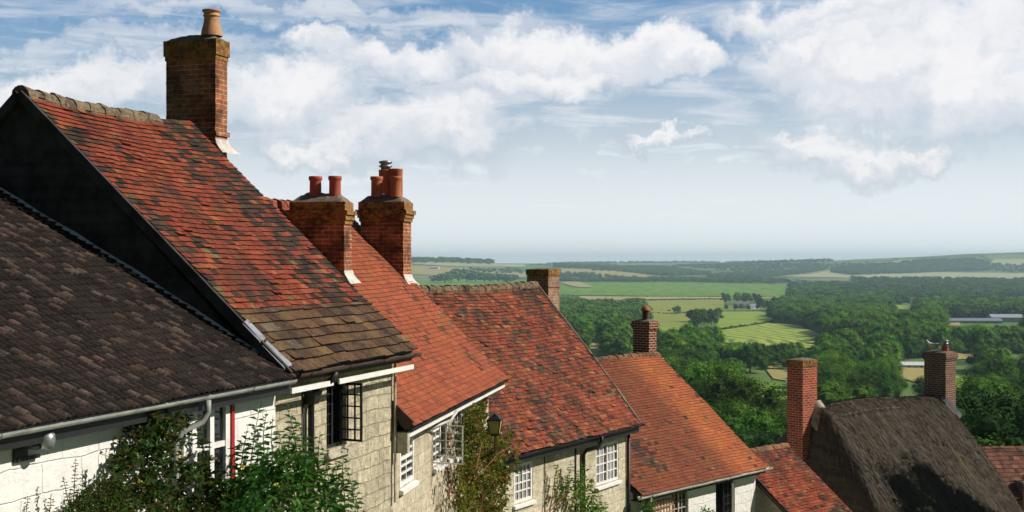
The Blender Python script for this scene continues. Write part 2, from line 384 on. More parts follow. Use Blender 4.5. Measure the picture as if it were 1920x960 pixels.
HILLS = [(3150, 7700, 1700, 1000, 96), (1500, 10800, 1500, 1000, 30), (5600, 8000, 1800, 1200, 80), (-700, 6600, 1250, 800, 56), (500, 9300, 900, 600, 22),
         (-3500, 7000, 1800, 1200, 60), (2300, 12500, 900, 1000, 22), (-1200, 12800, 1500, 900, 16), (600, 13200, 700, 700, 14), (4700, 13000, 1600, 900, 34)]
def ground(x, y):
    z = prof(y)
    if y > 2500:
        for cx, cy, sx, sy, h in HILLS:
            z += h * math.exp(-((x - cx) / sx) ** 2 - ((y - cy) / sy) ** 2)
    k = min(1, max(0, (y - 60) / 400))
    if k > 0: z += k * (mn.noise(V((x / 260, y / 420, 3.1))) * 3.0 + (mn.noise(V((x / 1100, y / 1300, 7.7))) * 9.0 if y > 1500 else 0) * min(1, max(0, (y - 1500) / 2500)))
    return z
def at(px, py, dmin=60, dmax=16000):
    """the point of the ground seen in this direction"""
    r = ray(px, py); d = dmin; f0 = r.z * d - ground(r.x * d, d)
    while d < dmax:
        d2 = d * 1.012; f1 = r.z * d2 - ground(r.x * d2, d2)
        if f1 <= 0 < f0 or (f1 <= 0 and d == dmin):
            a, b = d, d2
            for _ in range(14):
                c = (a + b) / 2
                if r.z * c - ground(r.x * c, c) > 0: a = c
                else: b = c
            return V((r.x * b, b, ground(r.x * b, b)))
        d, f0 = d2, f1
    return V((r.x * d, d, ground(r.x * d, d)))
# ------------------------------------------------------------------ ground sheet and fields
def ground_mat():
    m, t, b = newmat('pasture', .95, .1)
    g = t.node('ShaderNodeNewGeometry', 'Position')
    n1 = t.noise(g, .0042, 5, .6); n2 = t.noise(g, .05, 4, .6); vor = t.n.new('ShaderNodeTexVoronoi')
    t.put(t.vm('MULTIPLY', g, (.0024, .0016, 0)), vor.inputs['Vector']); vor.inputs['Scale'].default_value = 1
    hue, sat, val = t.sep(vor.outputs['Color'])
    k = t.mix(hue, (.085, .18, .035), (.21, .26, .07))
    k = t.mix(t.ss(sat, .62, .66), k, (.26, .245, .12))
    k = t.mix(t.ss(n2, .35, .65, 0, .35), k, (.05, .09, .025))
    v2 = t.n.new('ShaderNodeTexVoronoi'); v2.feature = 'DISTANCE_TO_EDGE'; v2.inputs['Scale'].default_value = 1
    t.put(t.vm('MULTIPLY', g, (.0024, .0016, 0)), v2.inputs['Vector'])
    k = t.mix(t.ss(v2.outputs['Distance'], .035, .02), k, (.022, .050, .018))
    k = t.mix(t.ss(n1, .56, .60), k, (.035, .080, .024))
    x, y, z = t.sep(g)
    k = t.mix(t.ss(y, 700, 420), k, (.10, .17, .04))
    t.put(k, b.inputs['Base Color']); return m
M['pasture'] = ground_mat()
def build_ground():
    ys = [-300, -150, -60, -20, -5, 0, 2, 4, 6, 8, 10, 13, 16, 20, 25, 30, 36, 44, 54, 66]
    while ys[-1] < 16800: ys.append(ys[-1] * 1.024 + 1)
    nc = 170; vs = []; fs = []
    for y in ys:
        wd = 60 + max(y, 0) * .62
        for i in range(nc + 1):
            x = -wd + 2 * wd * i / nc + (0 if y < 200 else .05 * wd)
            vs.append((x, y, ground(x, y)))
    for j in range(len(ys) - 1):
        for i in range(nc):
            a = j * (nc + 1) + i; fs.append((a, a + 1, a + nc + 2, a + nc + 1))
    me = bpy.data.meshes.new('ground'); me.from_pydata(vs, [], fs); me.materials.append(M['pasture'])
    me.polygons.foreach_set('use_smooth', [True] * len(fs))
    o = bpy.data.objects.new('ground', me); col.objects.link(o); tag(o, 'rolling green pasture of the vale running out to distant hills', None, None, 'structure')
build_ground()
def field_mat(name, ca, cb, stripe=None, scale=.03):
    m, t, b = newmat(name, .95, .1); g = t.node('ShaderNodeNewGeometry', 'Position')
    k = t.mix(t.ss(t.noise(t.vm('MULTIPLY', g, (1, .35, 1)), scale, 6, .65), .3, .7), ca, cb)
    k = t.mix(t.ss(t.noise(g, scale * 9, 4, .7), .45, .75, 0, .3), k, tuple(c * .6 for c in ca))
    if stripe:
        ang, per, cs = stripe; x, y, z = t.sep(g)
        u = t.m('ADD', t.m('MULTIPLY', x, math.cos(ang)), t.m('MULTIPLY', y, math.sin(ang)))
        u = t.m('ADD', u, t.m('MULTIPLY', t.noise(g, .006, 2), per * 5))
        s_ = t.m('SINE', t.m('MULTIPLY', u, 2 * math.pi / per))
        k = t.mix(t.ss(s_, .1, .8, 0, .75), k, cs)
    t.put(k, b.inputs['Base Color']); return m
M['f_green'] = field_mat('crop_green', (.12, .25, .020), (.19, .30, .030), (.35, 42, (.055, .15, .014)))
M['f_straw'] = field_mat('stubble', (.40, .35, .15), (.33, .30, .12))
M['f_olive'] = field_mat('olive_grass', (.22, .26, .045), (.28, .29, .06))
M['f_lush'] = field_mat('lush_grass', (.20, .30, .040), (.27, .34, .055))
M['f_mown'] = field_mat('mown_grass', (.38, .44, .080), (.31, .39, .07), (.12, 13.0, (.055, .12, .022)), .02)
M['f_pale'] = field_mat('pale_down', (.34, .36, .17), (.42, .41, .22))
M['f_tan'] = field_mat('dry_grass', (.32, .28, .10), (.38, .31, .12))
def field(label, mat, pts, name='field', lift=1.0):
    W = [at(*p) for p in pts]; P = [(p.x, p.y) for p in W]
    y0 = min(p[1] for p in P); y1 = max(p[1] for p in P); vs = []; fs = []; prev = None
    n = max(6, int(math.log(y1 / y0) / .012)); nx = 26
    for j in range(n + 1):
        y = y0 * (y1 / y0) ** (j / n); yy = min(max(y, y0 + .01), y1 - .01); xs = []
        for i in range(len(P)):
            a, b = P[i], P[(i + 1) % len(P)]
            if (a[1] <= yy) != (b[1] <= yy): xs.append(a[0] + (b[0] - a[0]) * (yy - a[1]) / (b[1] - a[1]))
        if len(xs) < 2: prev = None; continue
        xa, xb = min(xs), max(xs); row = []
        for i in range(nx + 1):
            x = xa + (xb - xa) * i / nx; row.append(len(vs)); vs.append((x, y, ground(x, y) + lift * (.3 + .0004 * y)))
        if prev:
            for i in range(nx): fs.append((prev[i], prev[i + 1], row[i + 1], row[i]))
        prev = row
    me = bpy.data.meshes.new(name); me.from_pydata(vs, [], fs); me.materials.append(M[mat])
    me.polygons.foreach_set('use_smooth', [True] * len(fs))
    o = bpy.data.objects.new(name, me); col.objects.link(o); tag(o, label, None, None, 'structure'); return o
field('broad bright green crop field on the plateau', 'f_green', [(1030, 530), (1260, 530), (1472, 534), (1482, 546), (1474, 557), (1240, 556), (1030, 554)])
field('green field left of the pale brick chimney', 'f_green', [(740, 526), (1000, 526), (1010, 542), (740, 543)])
field('yellow wedge of stubble in the bright green field', 'f_straw', [(1046, 530.5), (1085, 530.5), (1115, 541), (1085, 541)], lift=2.2)
field('thin straw strip below the bright green field', 'f_straw', [(1086, 556), (1230, 557.5), (1480, 556.5), (1480, 560.5), (1230, 562), (1086, 565)])
field('olive pasture below the straw strip', 'f_olive', [(1195, 565), (1360, 562.5), (1352, 583), (1205, 590)])
field('rough pasture beside the capped chimney', 'f_olive', [(1130, 590), (1285, 587), (1300, 600), (1288, 618), (1150, 612)])
field('pale grazed meadow right of the capped chimney', 'f_lush', [(1235, 608), (1292, 604), (1290, 633), (1240, 638)])
field('sloping pasture below the white farmhouse', 'f_lush', [(1355, 585), (1446, 585), (1450, 602), (1405, 612), (1338, 619)])
field('mown meadow with curving swathes', 'f_mown', [(1338, 622), (1440, 607), (1500, 611), (1562, 641), (1536, 656), (1400, 650), (1336, 640)])
field('dry patch behind the red roof verge', 'f_tan', [(1095, 640), (1145, 642), (1145, 652), (1105, 657)])
field('dry grass bank between dark trees', 'f_tan', [(1430, 686), (1480, 694), (1476, 716), (1450, 712)])
field('bright green paddock left of the scarlet chimney', 'f_green', [(1280, 712), (1400, 718), (1480, 722), (1480, 772), (1420, 760), (1300, 728)])
field('tan field behind the bird chimney', 'f_tan', [(1785, 660), (1838, 660), (1832, 674), (1785, 676)])
field('dry track field beside the greenhouses', 'f_tan', [(1672, 688), (1732, 686), (1732, 722), (1688, 710)])
field('yellow green strip right of the bird chimney', 'f_lush', [(1788, 706), (1845, 716), (1832, 732), (1788, 730)])
field('emerald meadow at the right edge', 'f_green', [(1885, 700), (1960, 696), (1960, 722), (1880, 718)])
field('small lit meadow inside the big wood', 'f_lush', [(1668, 573), (1720, 573), (1716, 581), (1676, 581)])
field('bare yard beside the long barn', 'f_tan', [(1755, 602), (1800, 600), (1800, 612), (1765, 612)])
field('tan hillside field on the left skyline', 'f_tan', [(770, 499), (860, 503), (985, 511), (985, 521), (770, 515)])
field('pale green hillside field on the left skyline', 'f_pale', [(770, 492.5), (985, 497), (985, 502), (850, 500), (770, 496)])
field('tan field below the dark ridge wood', 'f_tan', [(1052, 504), (1150, 507), (1262, 520), (1190, 523), (1052, 515)])
field('pale chalk field on the far slope', 'f_pale', [(1360, 516), (1400, 506), (1470, 502), (1440, 512), (1400, 518)])
field('pale swathe below the wooded hill', 'f_pale', [(1470, 519), (1560, 507), (1620, 500), (1560, 514), (1620, 518), (1760, 511), (1960, 514), (1960, 523), (1700, 524), (1560, 521)])
field('cream field at the foot of the hill', 'f_pale', [(1850, 520), (1960, 519), (1960, 529), (1860, 528)])
field('light field on the hill crest', 'f_pale', [(1640, 493), (1700, 489), (1740, 487.5), (1690, 493), (1650, 496)])
field('bare hill top at the right edge', 'f_pale', [(1865, 487), (1960, 486), (1960, 500), (1850, 497)])

# ------------------------------------------------------------------ trees
def crown_mesh(name, seed, nl, leaves, ls, mat, H=1.0, Rr=.42, lo=.16, core=True, gaps=.0):
    """unit-height crown: lobes on limbs, each covered by leaf-sized faces"""
    random.seed(seed); mb = MB(); lobes = []
    for i in range(nl):
        a = i * 2.399963 + ru(-.4, .4); t = (i + .5) / nl
        z = lo + .12 + (H - lo - .24) * (t ** .8)
        prof_ = math.sin(math.pi * min(1, (.22 + .78 * (z - lo) / (H - lo)) ** 1.15)) ** .6
        rr = Rr * prof_ * ru(.55, .95)
        lobes.append((V((rr * math.cos(a), rr * math.sin(a), z)), ru(.085, .16) * (1.25 if z < .6 else 1.0) * (1.3 if nl < 35 else 1.0)))
    lobes.append((V((0, 0, H * .55)), .26)); lobes.append((V((ru(-.05, .05), ru(-.05, .05), H * .86)), .12))
    tot = sum(r * r for _, r in lobes)
    for c, r in lobes:
        sh = ru(.5, 1.45); n = int(leaves * r * r / tot)
        ph = V((ru(0, 9), ru(0, 9), ru(0, 9)))
        for k in range(n):
            d = V((random.gauss(0, 1), random.gauss(0, 1), random.gauss(.25, 1))).normalized()
            q = r * (1 + .38 * mn.noise(d * 2.3 + ph)) * ru(.78, 1.06); p = c + V((d.x * q, d.y * q, d.z * q * .82))
            nrm = (d + V((ru(-.7, .7), ru(-.7, .7), ru(-.5, .7)))).normalized()
            u = nrm.orthogonal().normalized(); u.rotate(Matrix.Rotation(ru(0, 6.3), 3, nrm)); v = nrm.cross(u)
            s1 = ls * ru(.6, 1.35); b = sh * ru(.75, 1.25); mb.cc = (b * ru(.9, 1.15), b, b * ru(.8, 1.1))
            mb.quad(p - u * s1, p - v * s1 * .6, p + u * s1 * 1.1, p + v * s1 * .6)
        if core:
            mb.cc = (.8, .8, .8); rc = r * (.70 if leaves < 3000 else .5)
            for a in range(6):
                for e in range(-2, 2):
                    def pt(aa, ee): return c + V((math.cos(aa * math.pi / 3) * math.cos(ee * math.pi / 4), math.sin(aa * math.pi / 3) * math.cos(ee * math.pi / 4), math.sin(ee * math.pi / 4) * .82)) * rc
                    mb.quad(pt(a, e), pt(a + 1, e), pt(a + 1, e + 1), pt(a, e + 1))
    me_o = mb.build(name, mat, None, False, True); me = me_o.data
    bpy.data.objects.remove(me_o); return me
def trunk_mesh(name, seed):
    random.seed(seed); mb = MB()
    mb.tube([(0, 0, -.06), (.004, .003, .2), (.01, -.005, .45), (0, 0, .7)], [.026, .02, .014, .005], 7)
    for i in range(6):
        a = i * 1.1 + ru(-.3, .3); z = .2 + .07 * i
        mb.tube([(0, 0, z), (.1 * math.cos(a), .1 * math.sin(a), z + .09), (.24 * math.cos(a), .24 * math.sin(a), z + .17)], [.012, .008, .003], 5)
    o = mb.build(name, M['bark']); me = o.data; bpy.data.objects.remove(o); return me
HI = [crown_mesh('crown', 11 + i, 26, 9000, .0135, M['tree_a'], Rr=[.44, .50, .42, .52][i]) for i in range(4)]
MID = [crown_mesh('crown', 31 + i, 17, 2600, .021, M['tree_a'], Rr=[.46, .54, .50][i]) for i in range(3)]
LOW = [crown_mesh('crown', 51 + i, 16, 420, .048, M['tree_b'], Rr=[.46, .54][i]) for i in range(2)]
BIG = [crown_mesh('crown', 91 + i, 44, 15000, .0095, M[['tree_a', 'tree_d', 'tree_d'][i]], Rr=[.42, .5, .42][i]) for i in range(3)]
YEL = [crown_mesh('crown', 71, 30, 9000, .011, M['tree_y'], Rr=.5)]
TRK = [trunk_mesh('trunk', 5), trunk_mesh('trunk', 9)]
SKY = [(0, 160), (430, 290), (775, 530), (800, 541), (1010, 539), (1050, 570), (1112, 666), (1232, 662), (1405, 838), (1475, 820), (1480, 780), (1535, 748), (1755, 731), (1790, 775), (1915, 950), (2000, 1100)]
def skyline(x):
    for (a, ya), (b, yb) in zip(SKY, SKY[1:]):
        if a <= x <= b: return ya + (yb - ya) * (x - a) / (b - a)
    return 0 if x < 0 else 1100
first_crowns = {}
def tree(x, y, h, label, group, crown=None, wide=1.0, cat='tree', name='broadleaf_tree', z=None):
    d = math.hypot(x, y)
    cm = (random.choice(BIG[1:] if x > 20 else BIG) if d < 190 and crown in HI else crown) or (random.choice(BIG[1:] if x > 20 else BIG) if d < 150 else random.choice(HI) if d < 620 else random.choice(MID) if d < 1900 else random.choice(LOW))
    r = empty(name, (x, y, (ground(x, y) if z is None else z) - .3), ru(0, 6.28)); tag(r, label, cat, group); r.scale = (h * wide, h * wide, h)
    c = bpy.data.objects.new('crown', cm); col.objects.link(c); c.parent = r; first_crowns.setdefault(cm.name, c)
    t = bpy.data.objects.new('trunk', random.choice(TRK)); col.objects.link(t); t.parent = r
    return r
NTREE = [0]
def near(px, top, d, label, wide=1.0, crown=None, group=None, **k):
    x = (px - 960) / F * d; h = (492 - top) / F * d - ground(x, d); NTREE[0] += 1
    random.seed(int(px * 13 + top)); return tree(x, d, h, label, group, crown, wide, **k)
# trees one can tell apart, by direction, height of the top and distance
near(1340, 668, 300, 'tall dark tree rising directly right of the capped brick chimney', .95, HI[0])
near(1382, 694, 265, 'broad dark tree standing between the brown tiled roof and the scarlet chimney', 1.0, HI[1])
near(1300, 705, 330, 'bushy tree just above the right verge of the brown tiled roof', 1.0, HI[3])
near(1372, 742, 215, 'dark rounded tree crowding the lower verge of the brown tiled roof', 1.1, HI[1])
near(1436, 768, 190, 'dark tree low down beside the base of the scarlet chimney', 1.2, HI[3])
near(1320, 742, 245, 'lower dark tree half hidden by the brown roof verge', 1.0, HI[2])
near(1568, 706, 270, 'light green lumpy tree just right of the scarlet chimney', 1.2, YEL[0])
near(1395, 790, 165, 'dark shrubby tree above the small red roof', 1.2, HI[0])
near(1880, 700, 118, 'great dark tree spreading at the right edge above the far cottage', 1.0, HI[1])
near(1822, 742, 130, 'dark tree behind the upper verge of the thatch', 1.0, HI[3])
near(1940, 745, 100, 'dark tree cut by the right edge of the picture', 1.0, HI[0])
near(1862, 812, 92, 'pale green young tree low behind the thatch verge', 1.3, YEL[0])
near(1905, 860, 82, 'yellow green bush beside the far cottage roof', 1.5, YEL[0])
near(1845, 700, 300, 'rounded tree in front of the emerald meadow', 1.0, HI[2])
near(1250, 660, 420, 'lumpy tree touching the lower right of the capped chimney', 1.0, HI[1])
near(1270, 572, 1750, 'solitary round tree on the hedge line right of the capped chimney', 1.1, MID[0])
for i, (px, tp, d) in enumerate([(1221, 577, 1900), (1240, 580, 1880), (1254, 580, 1850)]):
    near(px, tp, d, ['left', 'middle', 'right'][i] + ' of three small round bushes on the hedge by the solitary tree', 1.3, MID[1], name='hedge_bush', cat='bush')
near(1258, 622, 1150, 'small lone tree in the pale meadow beside the capped chimney', .9, MID[0])
for i, (px, tp, d, wd) in enumerate([(1360, 548, 2300, 1.0), (1383, 546, 2350, .7), (1400, 547, 2350, 1.1), (1418, 549, 2300, 1.1), (1362, 570, 1950, 1.1), (1379, 568, 1930, 1.0), (1390, 568, 1930, 1.1), (1403, 569, 1930, .9), (1427, 557, 1930, 1.3), (1441, 562, 1900, 1.2), (1453, 588, 1700, 1.0), (1443, 596, 1650, .9)]):
    near(px, tp, d, ['first', 'second', 'third', 'fourth', 'fifth', 'sixth', 'seventh', 'eighth', 'ninth', 'tenth', 'eleventh', 'twelfth'][i] + (' tree of the row behind' if i < 4 else ' tree in the row before') + ' the white farmhouse, counted from the left across both rows', wd * (.9 if i < 4 else .6), MID[i % 3], 'trees round the white farmhouse')
for i, (px, tp, d) in enumerate([(1300, 578, 1500), (1314, 577, 1480), (1328, 580, 1450), (1340, 576, 1450), (1320, 584, 1400), (1288, 606, 1250), (1298, 600, 1260), (1334, 585, 1400), (1306, 590, 1380)]):
    near(px, tp, d, 'dark tree in the small spinney left of the sloping pasture', 1.15, MID[i % 3], 'trees of the spinney')
for i, (px, tp, d) in enumerate([(860, 502, 4300), (846, 506, 4200), (875, 504, 4300), (892, 508, 4300), (908, 510, 4200), (925, 511, 4200), (942, 512, 4200), (957, 513, 4100), (834, 511, 4100), (820, 513, 4300)]):
    near(px, tp, d, {820: 'first', 834: 'second', 846: 'third', 860: 'fourth', 875: 'fifth', 892: 'sixth', 908: 'seventh', 925: 'eighth', 942: 'ninth', 957: 'tenth'}[px] + ' dark tree from the left in the clump above the long red roof ridge', 1.6, LOW[i % 2], 'trees above the long red roof')

WOODS = [  # ground polygon in photo pixels, spacing, height, label, group, light
    ([(1045, 572), (1100, 578), (1205, 578), (1210, 604), (1045, 615)], 11, 15, 'dark tree in the wood left of the capped chimney', 'wood left of the capped chimney'),
    ([(1045, 618), (1100, 622), (1180, 620), (1195, 640), (1190, 668), (1150, 672), (1060, 665)], 10, 15, 'tree in the hollow just behind the red roof verge', 'trees behind the red roof verge'),
    ([(1228, 660), (1340, 655), (1480, 660), (1600, 672), (1620, 690), (1480, 700), (1290, 704), (1228, 690)], 10, 15, 'tree in the belt below the mown meadow', 'belt below the mown meadow'),
    ([(1330, 640), (1420, 652), (1340, 660), (1290, 652)], 10, 13, 'tree in the belt below the mown meadow', 'belt below the mown meadow'),
    ([(1480, 548), (1530, 546), (1600, 556), (1700, 566), (1700, 572), (1660, 574), (1560, 566), (1480, 560)], 15, 17, 'tree on the crest of the big wood', 'crest of the big wood'),
    ([(1450, 580), (1500, 572), (1600, 574), (1670, 584), (1740, 592), (1790, 612), (1790, 632), (1700, 650), (1600, 660), (1560, 640), (1500, 608), (1455, 604)], 11.5, 17, 'tree in the big sunlit wood right of the mown meadow', 'big sunlit wood'),
    ([(1700, 574), (1800, 572), (1960, 574), (1960, 597), (1800, 598), (1740, 588)], 13, 16, 'tree in the wood above the long barn', 'wood above the long barn'),
    ([(1600, 650), (1790, 626), (1960, 622), (1960, 662), (1780, 668), (1680, 680), (1610, 676)], 10.5, 16, 'tree in the long belt below the barn', 'belt below the barn'),
    ([(1533, 690), (1660, 684), (1680, 712), (1740, 726), (1745, 760), (1540, 770)], 9, 13, 'tree behind the thatched ridge between the two chimneys', 'trees behind the thatched ridge'),
    ([(1795, 690), (1880, 684), (1878, 704), (1800, 700)], 10, 13, 'tree right of the bird chimney', 'trees right of the bird chimney'),
    ([(1800, 736), (1960, 728), (1960, 800), (1830, 800)], 9, 14, 'dark tree in the hollow right of the thatch', 'hollow right of the thatch'),
    ([(1225, 700), (1290, 706), (1300, 760), (1360, 800), (1330, 830), (1250, 800)], 9, 14, 'dark tree hugging the brown roof verge', 'trees hugging the brown roof verge'),
    ([(1410, 780), (1500, 790), (1500, 900), (1440, 900)], 9, 13, 'dark tree in the gap left of the scarlet chimney', 'gap left of the scarlet chimney'),
]
FAR = [
    ([(1480, 536), (1690, 534), (1960, 536), (1960, 560), (1700, 560), (1600, 550), (1480, 544)], 17, 16),
    ([(1560, 506), (1600, 501), (1660, 497), (1740, 490), (1820, 488), (1850, 492), (1862, 508), (1780, 510), (1700, 514), (1600, 517), (1560, 512)], 13, 20),
    ([(1860, 497), (1960, 500), (1960, 512), (1862, 510)], 22, 16),
    ([(770, 489.5), (860, 490), (925, 493), (925, 497), (770, 494)], 26, 22),
    ([(860, 504), (985, 509), (985, 515), (900, 512)], 26, 16),
    ([(1040, 497), (1140, 497), (1240, 503), (1330, 516), (1250, 519), (1140, 506), (1040, 503)], 14, 18),
    ([(1050, 514), (1120, 517), (1200, 524), (1050, 521)], 26, 16),
    ([(1330, 518), (1400, 512), (1520, 504), (1560, 503), (1480, 516), (1420, 524), (1330, 524)], 17, 16),
    ([(1240, 500), (1400, 497.5), (1560, 496), (1500, 500), (1300, 505)], 20, 16),
    ([(1080, 507), (1180, 507), (1330, 512), (1330, 517), (1200, 512)], 24, 15),
    ([(860, 492), (1100, 493), (1350, 492), (1350, 494.5), (1100, 495.5), (860, 495)], 30, 18),
    ([(1350, 491), (1560, 489.5), (1560, 493), (1400, 496)], 26, 18),
    ([(1600, 524), (1780, 526), (1960, 528), (1960, 534), (1700, 533), (1600, 529)], 24, 15),
    ([(1040, 525.5), (1250, 525), (1470, 528), (1490, 532), (1250, 529.5), (1040, 529)], 14, 14),
    ([(1340, 506), (1480, 500), (1640, 494), (1600, 497), (1480, 506), (1380, 510)], 22, 15),
    ([(1560, 527), (1700, 528), (1900, 531), (1960, 532), (1960, 536), (1560, 534)], 60, 14),
]
def inside(p, P):
    c = False
    for i in range(len(P)):
        a, b = P[i], P[i - 1]
        if (a[1] > p[1]) != (b[1] > p[1]) and p[0] < (b[0] - a[0]) * (p[1] - a[1]) / (b[1] - a[1]) + a[0]: c = not c
    return c
def scatter(poly, sp, jit=.42):
    W = [at(*p) for p in poly]; P = [(p.x, p.y) for p in W]
    x0, x1 = min(p[0] for p in P), max(p[0] for p in P); y0, y1 = min(p[1] for p in P), max(p[1] for p in P)
    out = []; j = 0; y = y0
    while y < y1:
        sy = sp * .95 * max(1.0, (y / 1500) ** .6); x = x0 + (sp / 2 if j % 2 else 0)
        while x < x1:
            p = (x + ru(-jit, jit) * sp, y + ru(-jit, jit) * sy)
            if inside(p, P): out.append(p)
            x += sp * max(1.0, (y / 2500) ** .5)
        y += sy; j += 1
    return out
random.seed(21)
allp = []
CLEAR = [(1797, 664, 1832, 671), (1674, 682, 1728, 686), (1692, 702, 1728, 712), (1612, 666, 1630, 671), (1795, 712, 1830, 724), (1895, 704, 1925, 714), (1415, 726, 1472, 750),
         (1440, 694, 1474, 706), (1786, 596, 1925, 607), (1709, 568, 1718, 578), (1675, 574, 1705, 579), (1345, 618, 1540, 638), (1100, 644, 1138, 650), (1765, 604, 1795, 609), (1620, 652, 1625, 653)]
for poly, sp, h, lab, grp in WOODS:
    for x, y in scatter(poly, sp):
        hh = h * ru(.6, 1.25); px = 960 + x / y * F; z = ground(x, y); top = 492 - (z + hh) / y * F
        if px < 740 or px > 1990: continue
        if top > skyline(px) + 4 and top > skyline(px - 12) + 4: continue
        wpx = hh * .42 / y * F
        if any(x0_ - wpx * .5 < px < x1_ + wpx * .5 and top < y1_ and 492 - z / y * F > y0_ for x0_, y0_, x1_, y1_ in CLEAR): continue
        allp.append((hh / y, x, y, hh, lab, grp))
allp.sort(reverse=True)
NT_THINGS = 286 - NTREE[0]
stuff = []
for i, (k, x, y, hh, lab, grp) in enumerate(allp):
    if i < NT_THINGS: tree(x, y, hh, lab, grp, None, ru(.9, 1.3))
    else: stuff.append((x, y, hh, 0 if y < 1300 else 1))
for poly, sp, h in FAR:
    for x, y in scatter(poly, sp):
        stuff.append((x, y, h * ru(.7, 1.2), 2))
print('trees: things', min(len(allp), NT_THINGS) + NTREE[0], 'wood', len(stuff))
def woodland(pts):
    me = bpy.data.meshes.new('woodland'); me.from_pydata([(x, y, ground(x, y) - .4) for x, y, h, k in pts], [], [])
    a = me.attributes.new('hh', 'FLOAT', 'POINT'); a.data.foreach_set('value', [h for x, y, h, k in pts])
    a = me.attributes.new('vv', 'INT', 'POINT'); vals = []
    for x, y, h, k in pts: vals.append(random.choice((0, 1, 2)) if k < 2 else random.choice((3, 4)))
    a.data.foreach_set('value', vals)
    o = bpy.data.objects.new('woodland', me); col.objects.link(o)
    tag(o, 'far woods and tree belts filling the vale and the distant hills', 'woodland', None, 'stuff')
    ng = bpy.data.node_groups.new('scatter', 'GeometryNodeTree')
    ng.interface.new_socket('Geometry', in_out='INPUT', socket_type='NodeSocketGeometry')
    ng.interface.new_socket('Geometry', in_out='OUTPUT', socket_type='NodeSocketGeometry')
    N = ng.nodes; L = ng.links; gi = N.new('NodeGroupInput'); go = N.new('NodeGroupOutput'); jn = N.new('GeometryNodeJoinGeometry')
    ah = N.new('GeometryNodeInputNamedAttribute'); ah.data_type = 'FLOAT'; ah.inputs[0].default_value = 'hh'
    av = N.new('GeometryNodeInputNamedAttribute'); av.data_type = 'INT'; av.inputs[0].default_value = 'vv'
    rv = N.new('FunctionNodeRandomValue'); rv.data_type = 'FLOAT_VECTOR'; rv.inputs[0].default_value = (0, 0, 0); rv.inputs[1].default_value = (0, 0, 6.28)
    rs = N.new('FunctionNodeRandomValue'); rs.data_type = 'FLOAT'; rs.inputs[2].default_value = 1.0; rs.inputs[3].default_value = 1.4
    cx = N.new('ShaderNodeCombineXYZ'); mu = N.new('ShaderNodeMath'); mu.operation = 'MULTIPLY'
    L.new(ah.outputs[0], mu.inputs[0]); L.new(rs.outputs[1], mu.inputs[1])
    L.new(mu.outputs[0], cx.inputs[0]); L.new(mu.outputs[0], cx.inputs[1]); L.new(ah.outputs[0], cx.inputs[2])
    for i, src in enumerate(MID + LOW):
        cmp_ = N.new('FunctionNodeCompare'); cmp_.data_type = 'INT'; cmp_.operation = 'EQUAL'; cmp_.inputs[3].default_value = i
        L.new(av.outputs[0], cmp_.inputs[2])
        oi = N.new('GeometryNodeObjectInfo'); oi.inputs[0].default_value = first_crowns[src.name]; oi.inputs[1].default_value = True
        ip = N.new('GeometryNodeInstanceOnPoints'); L.new(gi.outputs[0], ip.inputs['Points']); L.new(cmp_.outputs[0], ip.inputs['Selection'])
        L.new(oi.outputs['Geometry'], ip.inputs['Instance']); L.new(rv.outputs[0], ip.inputs['Rotation']); L.new(cx.outputs[0], ip.inputs['Scale'])
        L.new(ip.outputs[0], jn.inputs[0])
    L.new(jn.outputs[0], go.inputs[0])
    md = o.modifiers.new('scatter', 'NODES'); md.node_group = ng
woodland(stuff)

# hedges: each a long low bank of leaves along a field edge
def hedge(label, pts, hgt=2.6, wd=2.6, mat='tree_b'):
    W = [at(*p) for p in pts]; o0 = W[0].copy(); mb = MB(); random.seed(int(pts[0][0]))
    L = 0
    for a, b in zip(W, W[1:]):
        n = max(3, int((b - a).length / 1.6))
        for i in range(n):
            for k in range(3):
                x = a.x + (b.x - a.x) * (i + ru(0, 1)) / n + ru(-.5, .5) * wd; y = a.y + (b.y - a.y) * (i + ru(0, 1)) / n + ru(-.5, .5) * wd
                hz = hgt * (.55 + .6 * abs(mn.noise(V((x / 9, y / 9, 2)))) + (.5 if mn.noise(V((x / 23, y / 23, 5))) > .35 else 0))
                z = ground(x, y) + ru(.1, 1.0) * hz; p = V((x, y, z)) - o0
                nrm = V((ru(-1, 1), ru(-1, 1), ru(-.3, 1))).normalized(); u = nrm.orthogonal().normalized() * ru(.7, 1.5); v = nrm.cross(u)
                bb = ru(.5, 1.0); mb.cc = (bb, bb, bb); mb.quad(p - u, p - v, p + u, p + v)
    o = mb.build('hedge', M[mat], None, False, True); o.location = o0; tag(o, label, 'hedge', 'hedges between the fields'); return o
hedge('dark hedge along the foot of the bright green field', [(1030, 556), (1240, 557.5), (1480, 558)], 3.2, 3)
hedge('hedge below the straw strip', [(1150, 566), (1230, 563.5), (1360, 562)], 3.4, 3)
hedge('hedge with round bushes left of the solitary tree', [(1205, 587), (1262, 590), (1285, 588)], 2.0, 2)
hedge('curving hedge along the top of the mown meadow', [(1325, 621), (1400, 612.5), (1442, 605), (1452, 601)], 2.0, 2)
hedge('hedge along the foot of the farmhouse garden', [(1350, 585), (1400, 584), (1446, 584)], 2.0, 2)
hedge('hedge below the pale grazed meadow', [(1236, 638), (1290, 634)], 2.0, 2)
hedge('hedge line across the tan fields behind the pale chimney', [(1052, 566), (1100, 572), (1160, 578)], 3, 3)

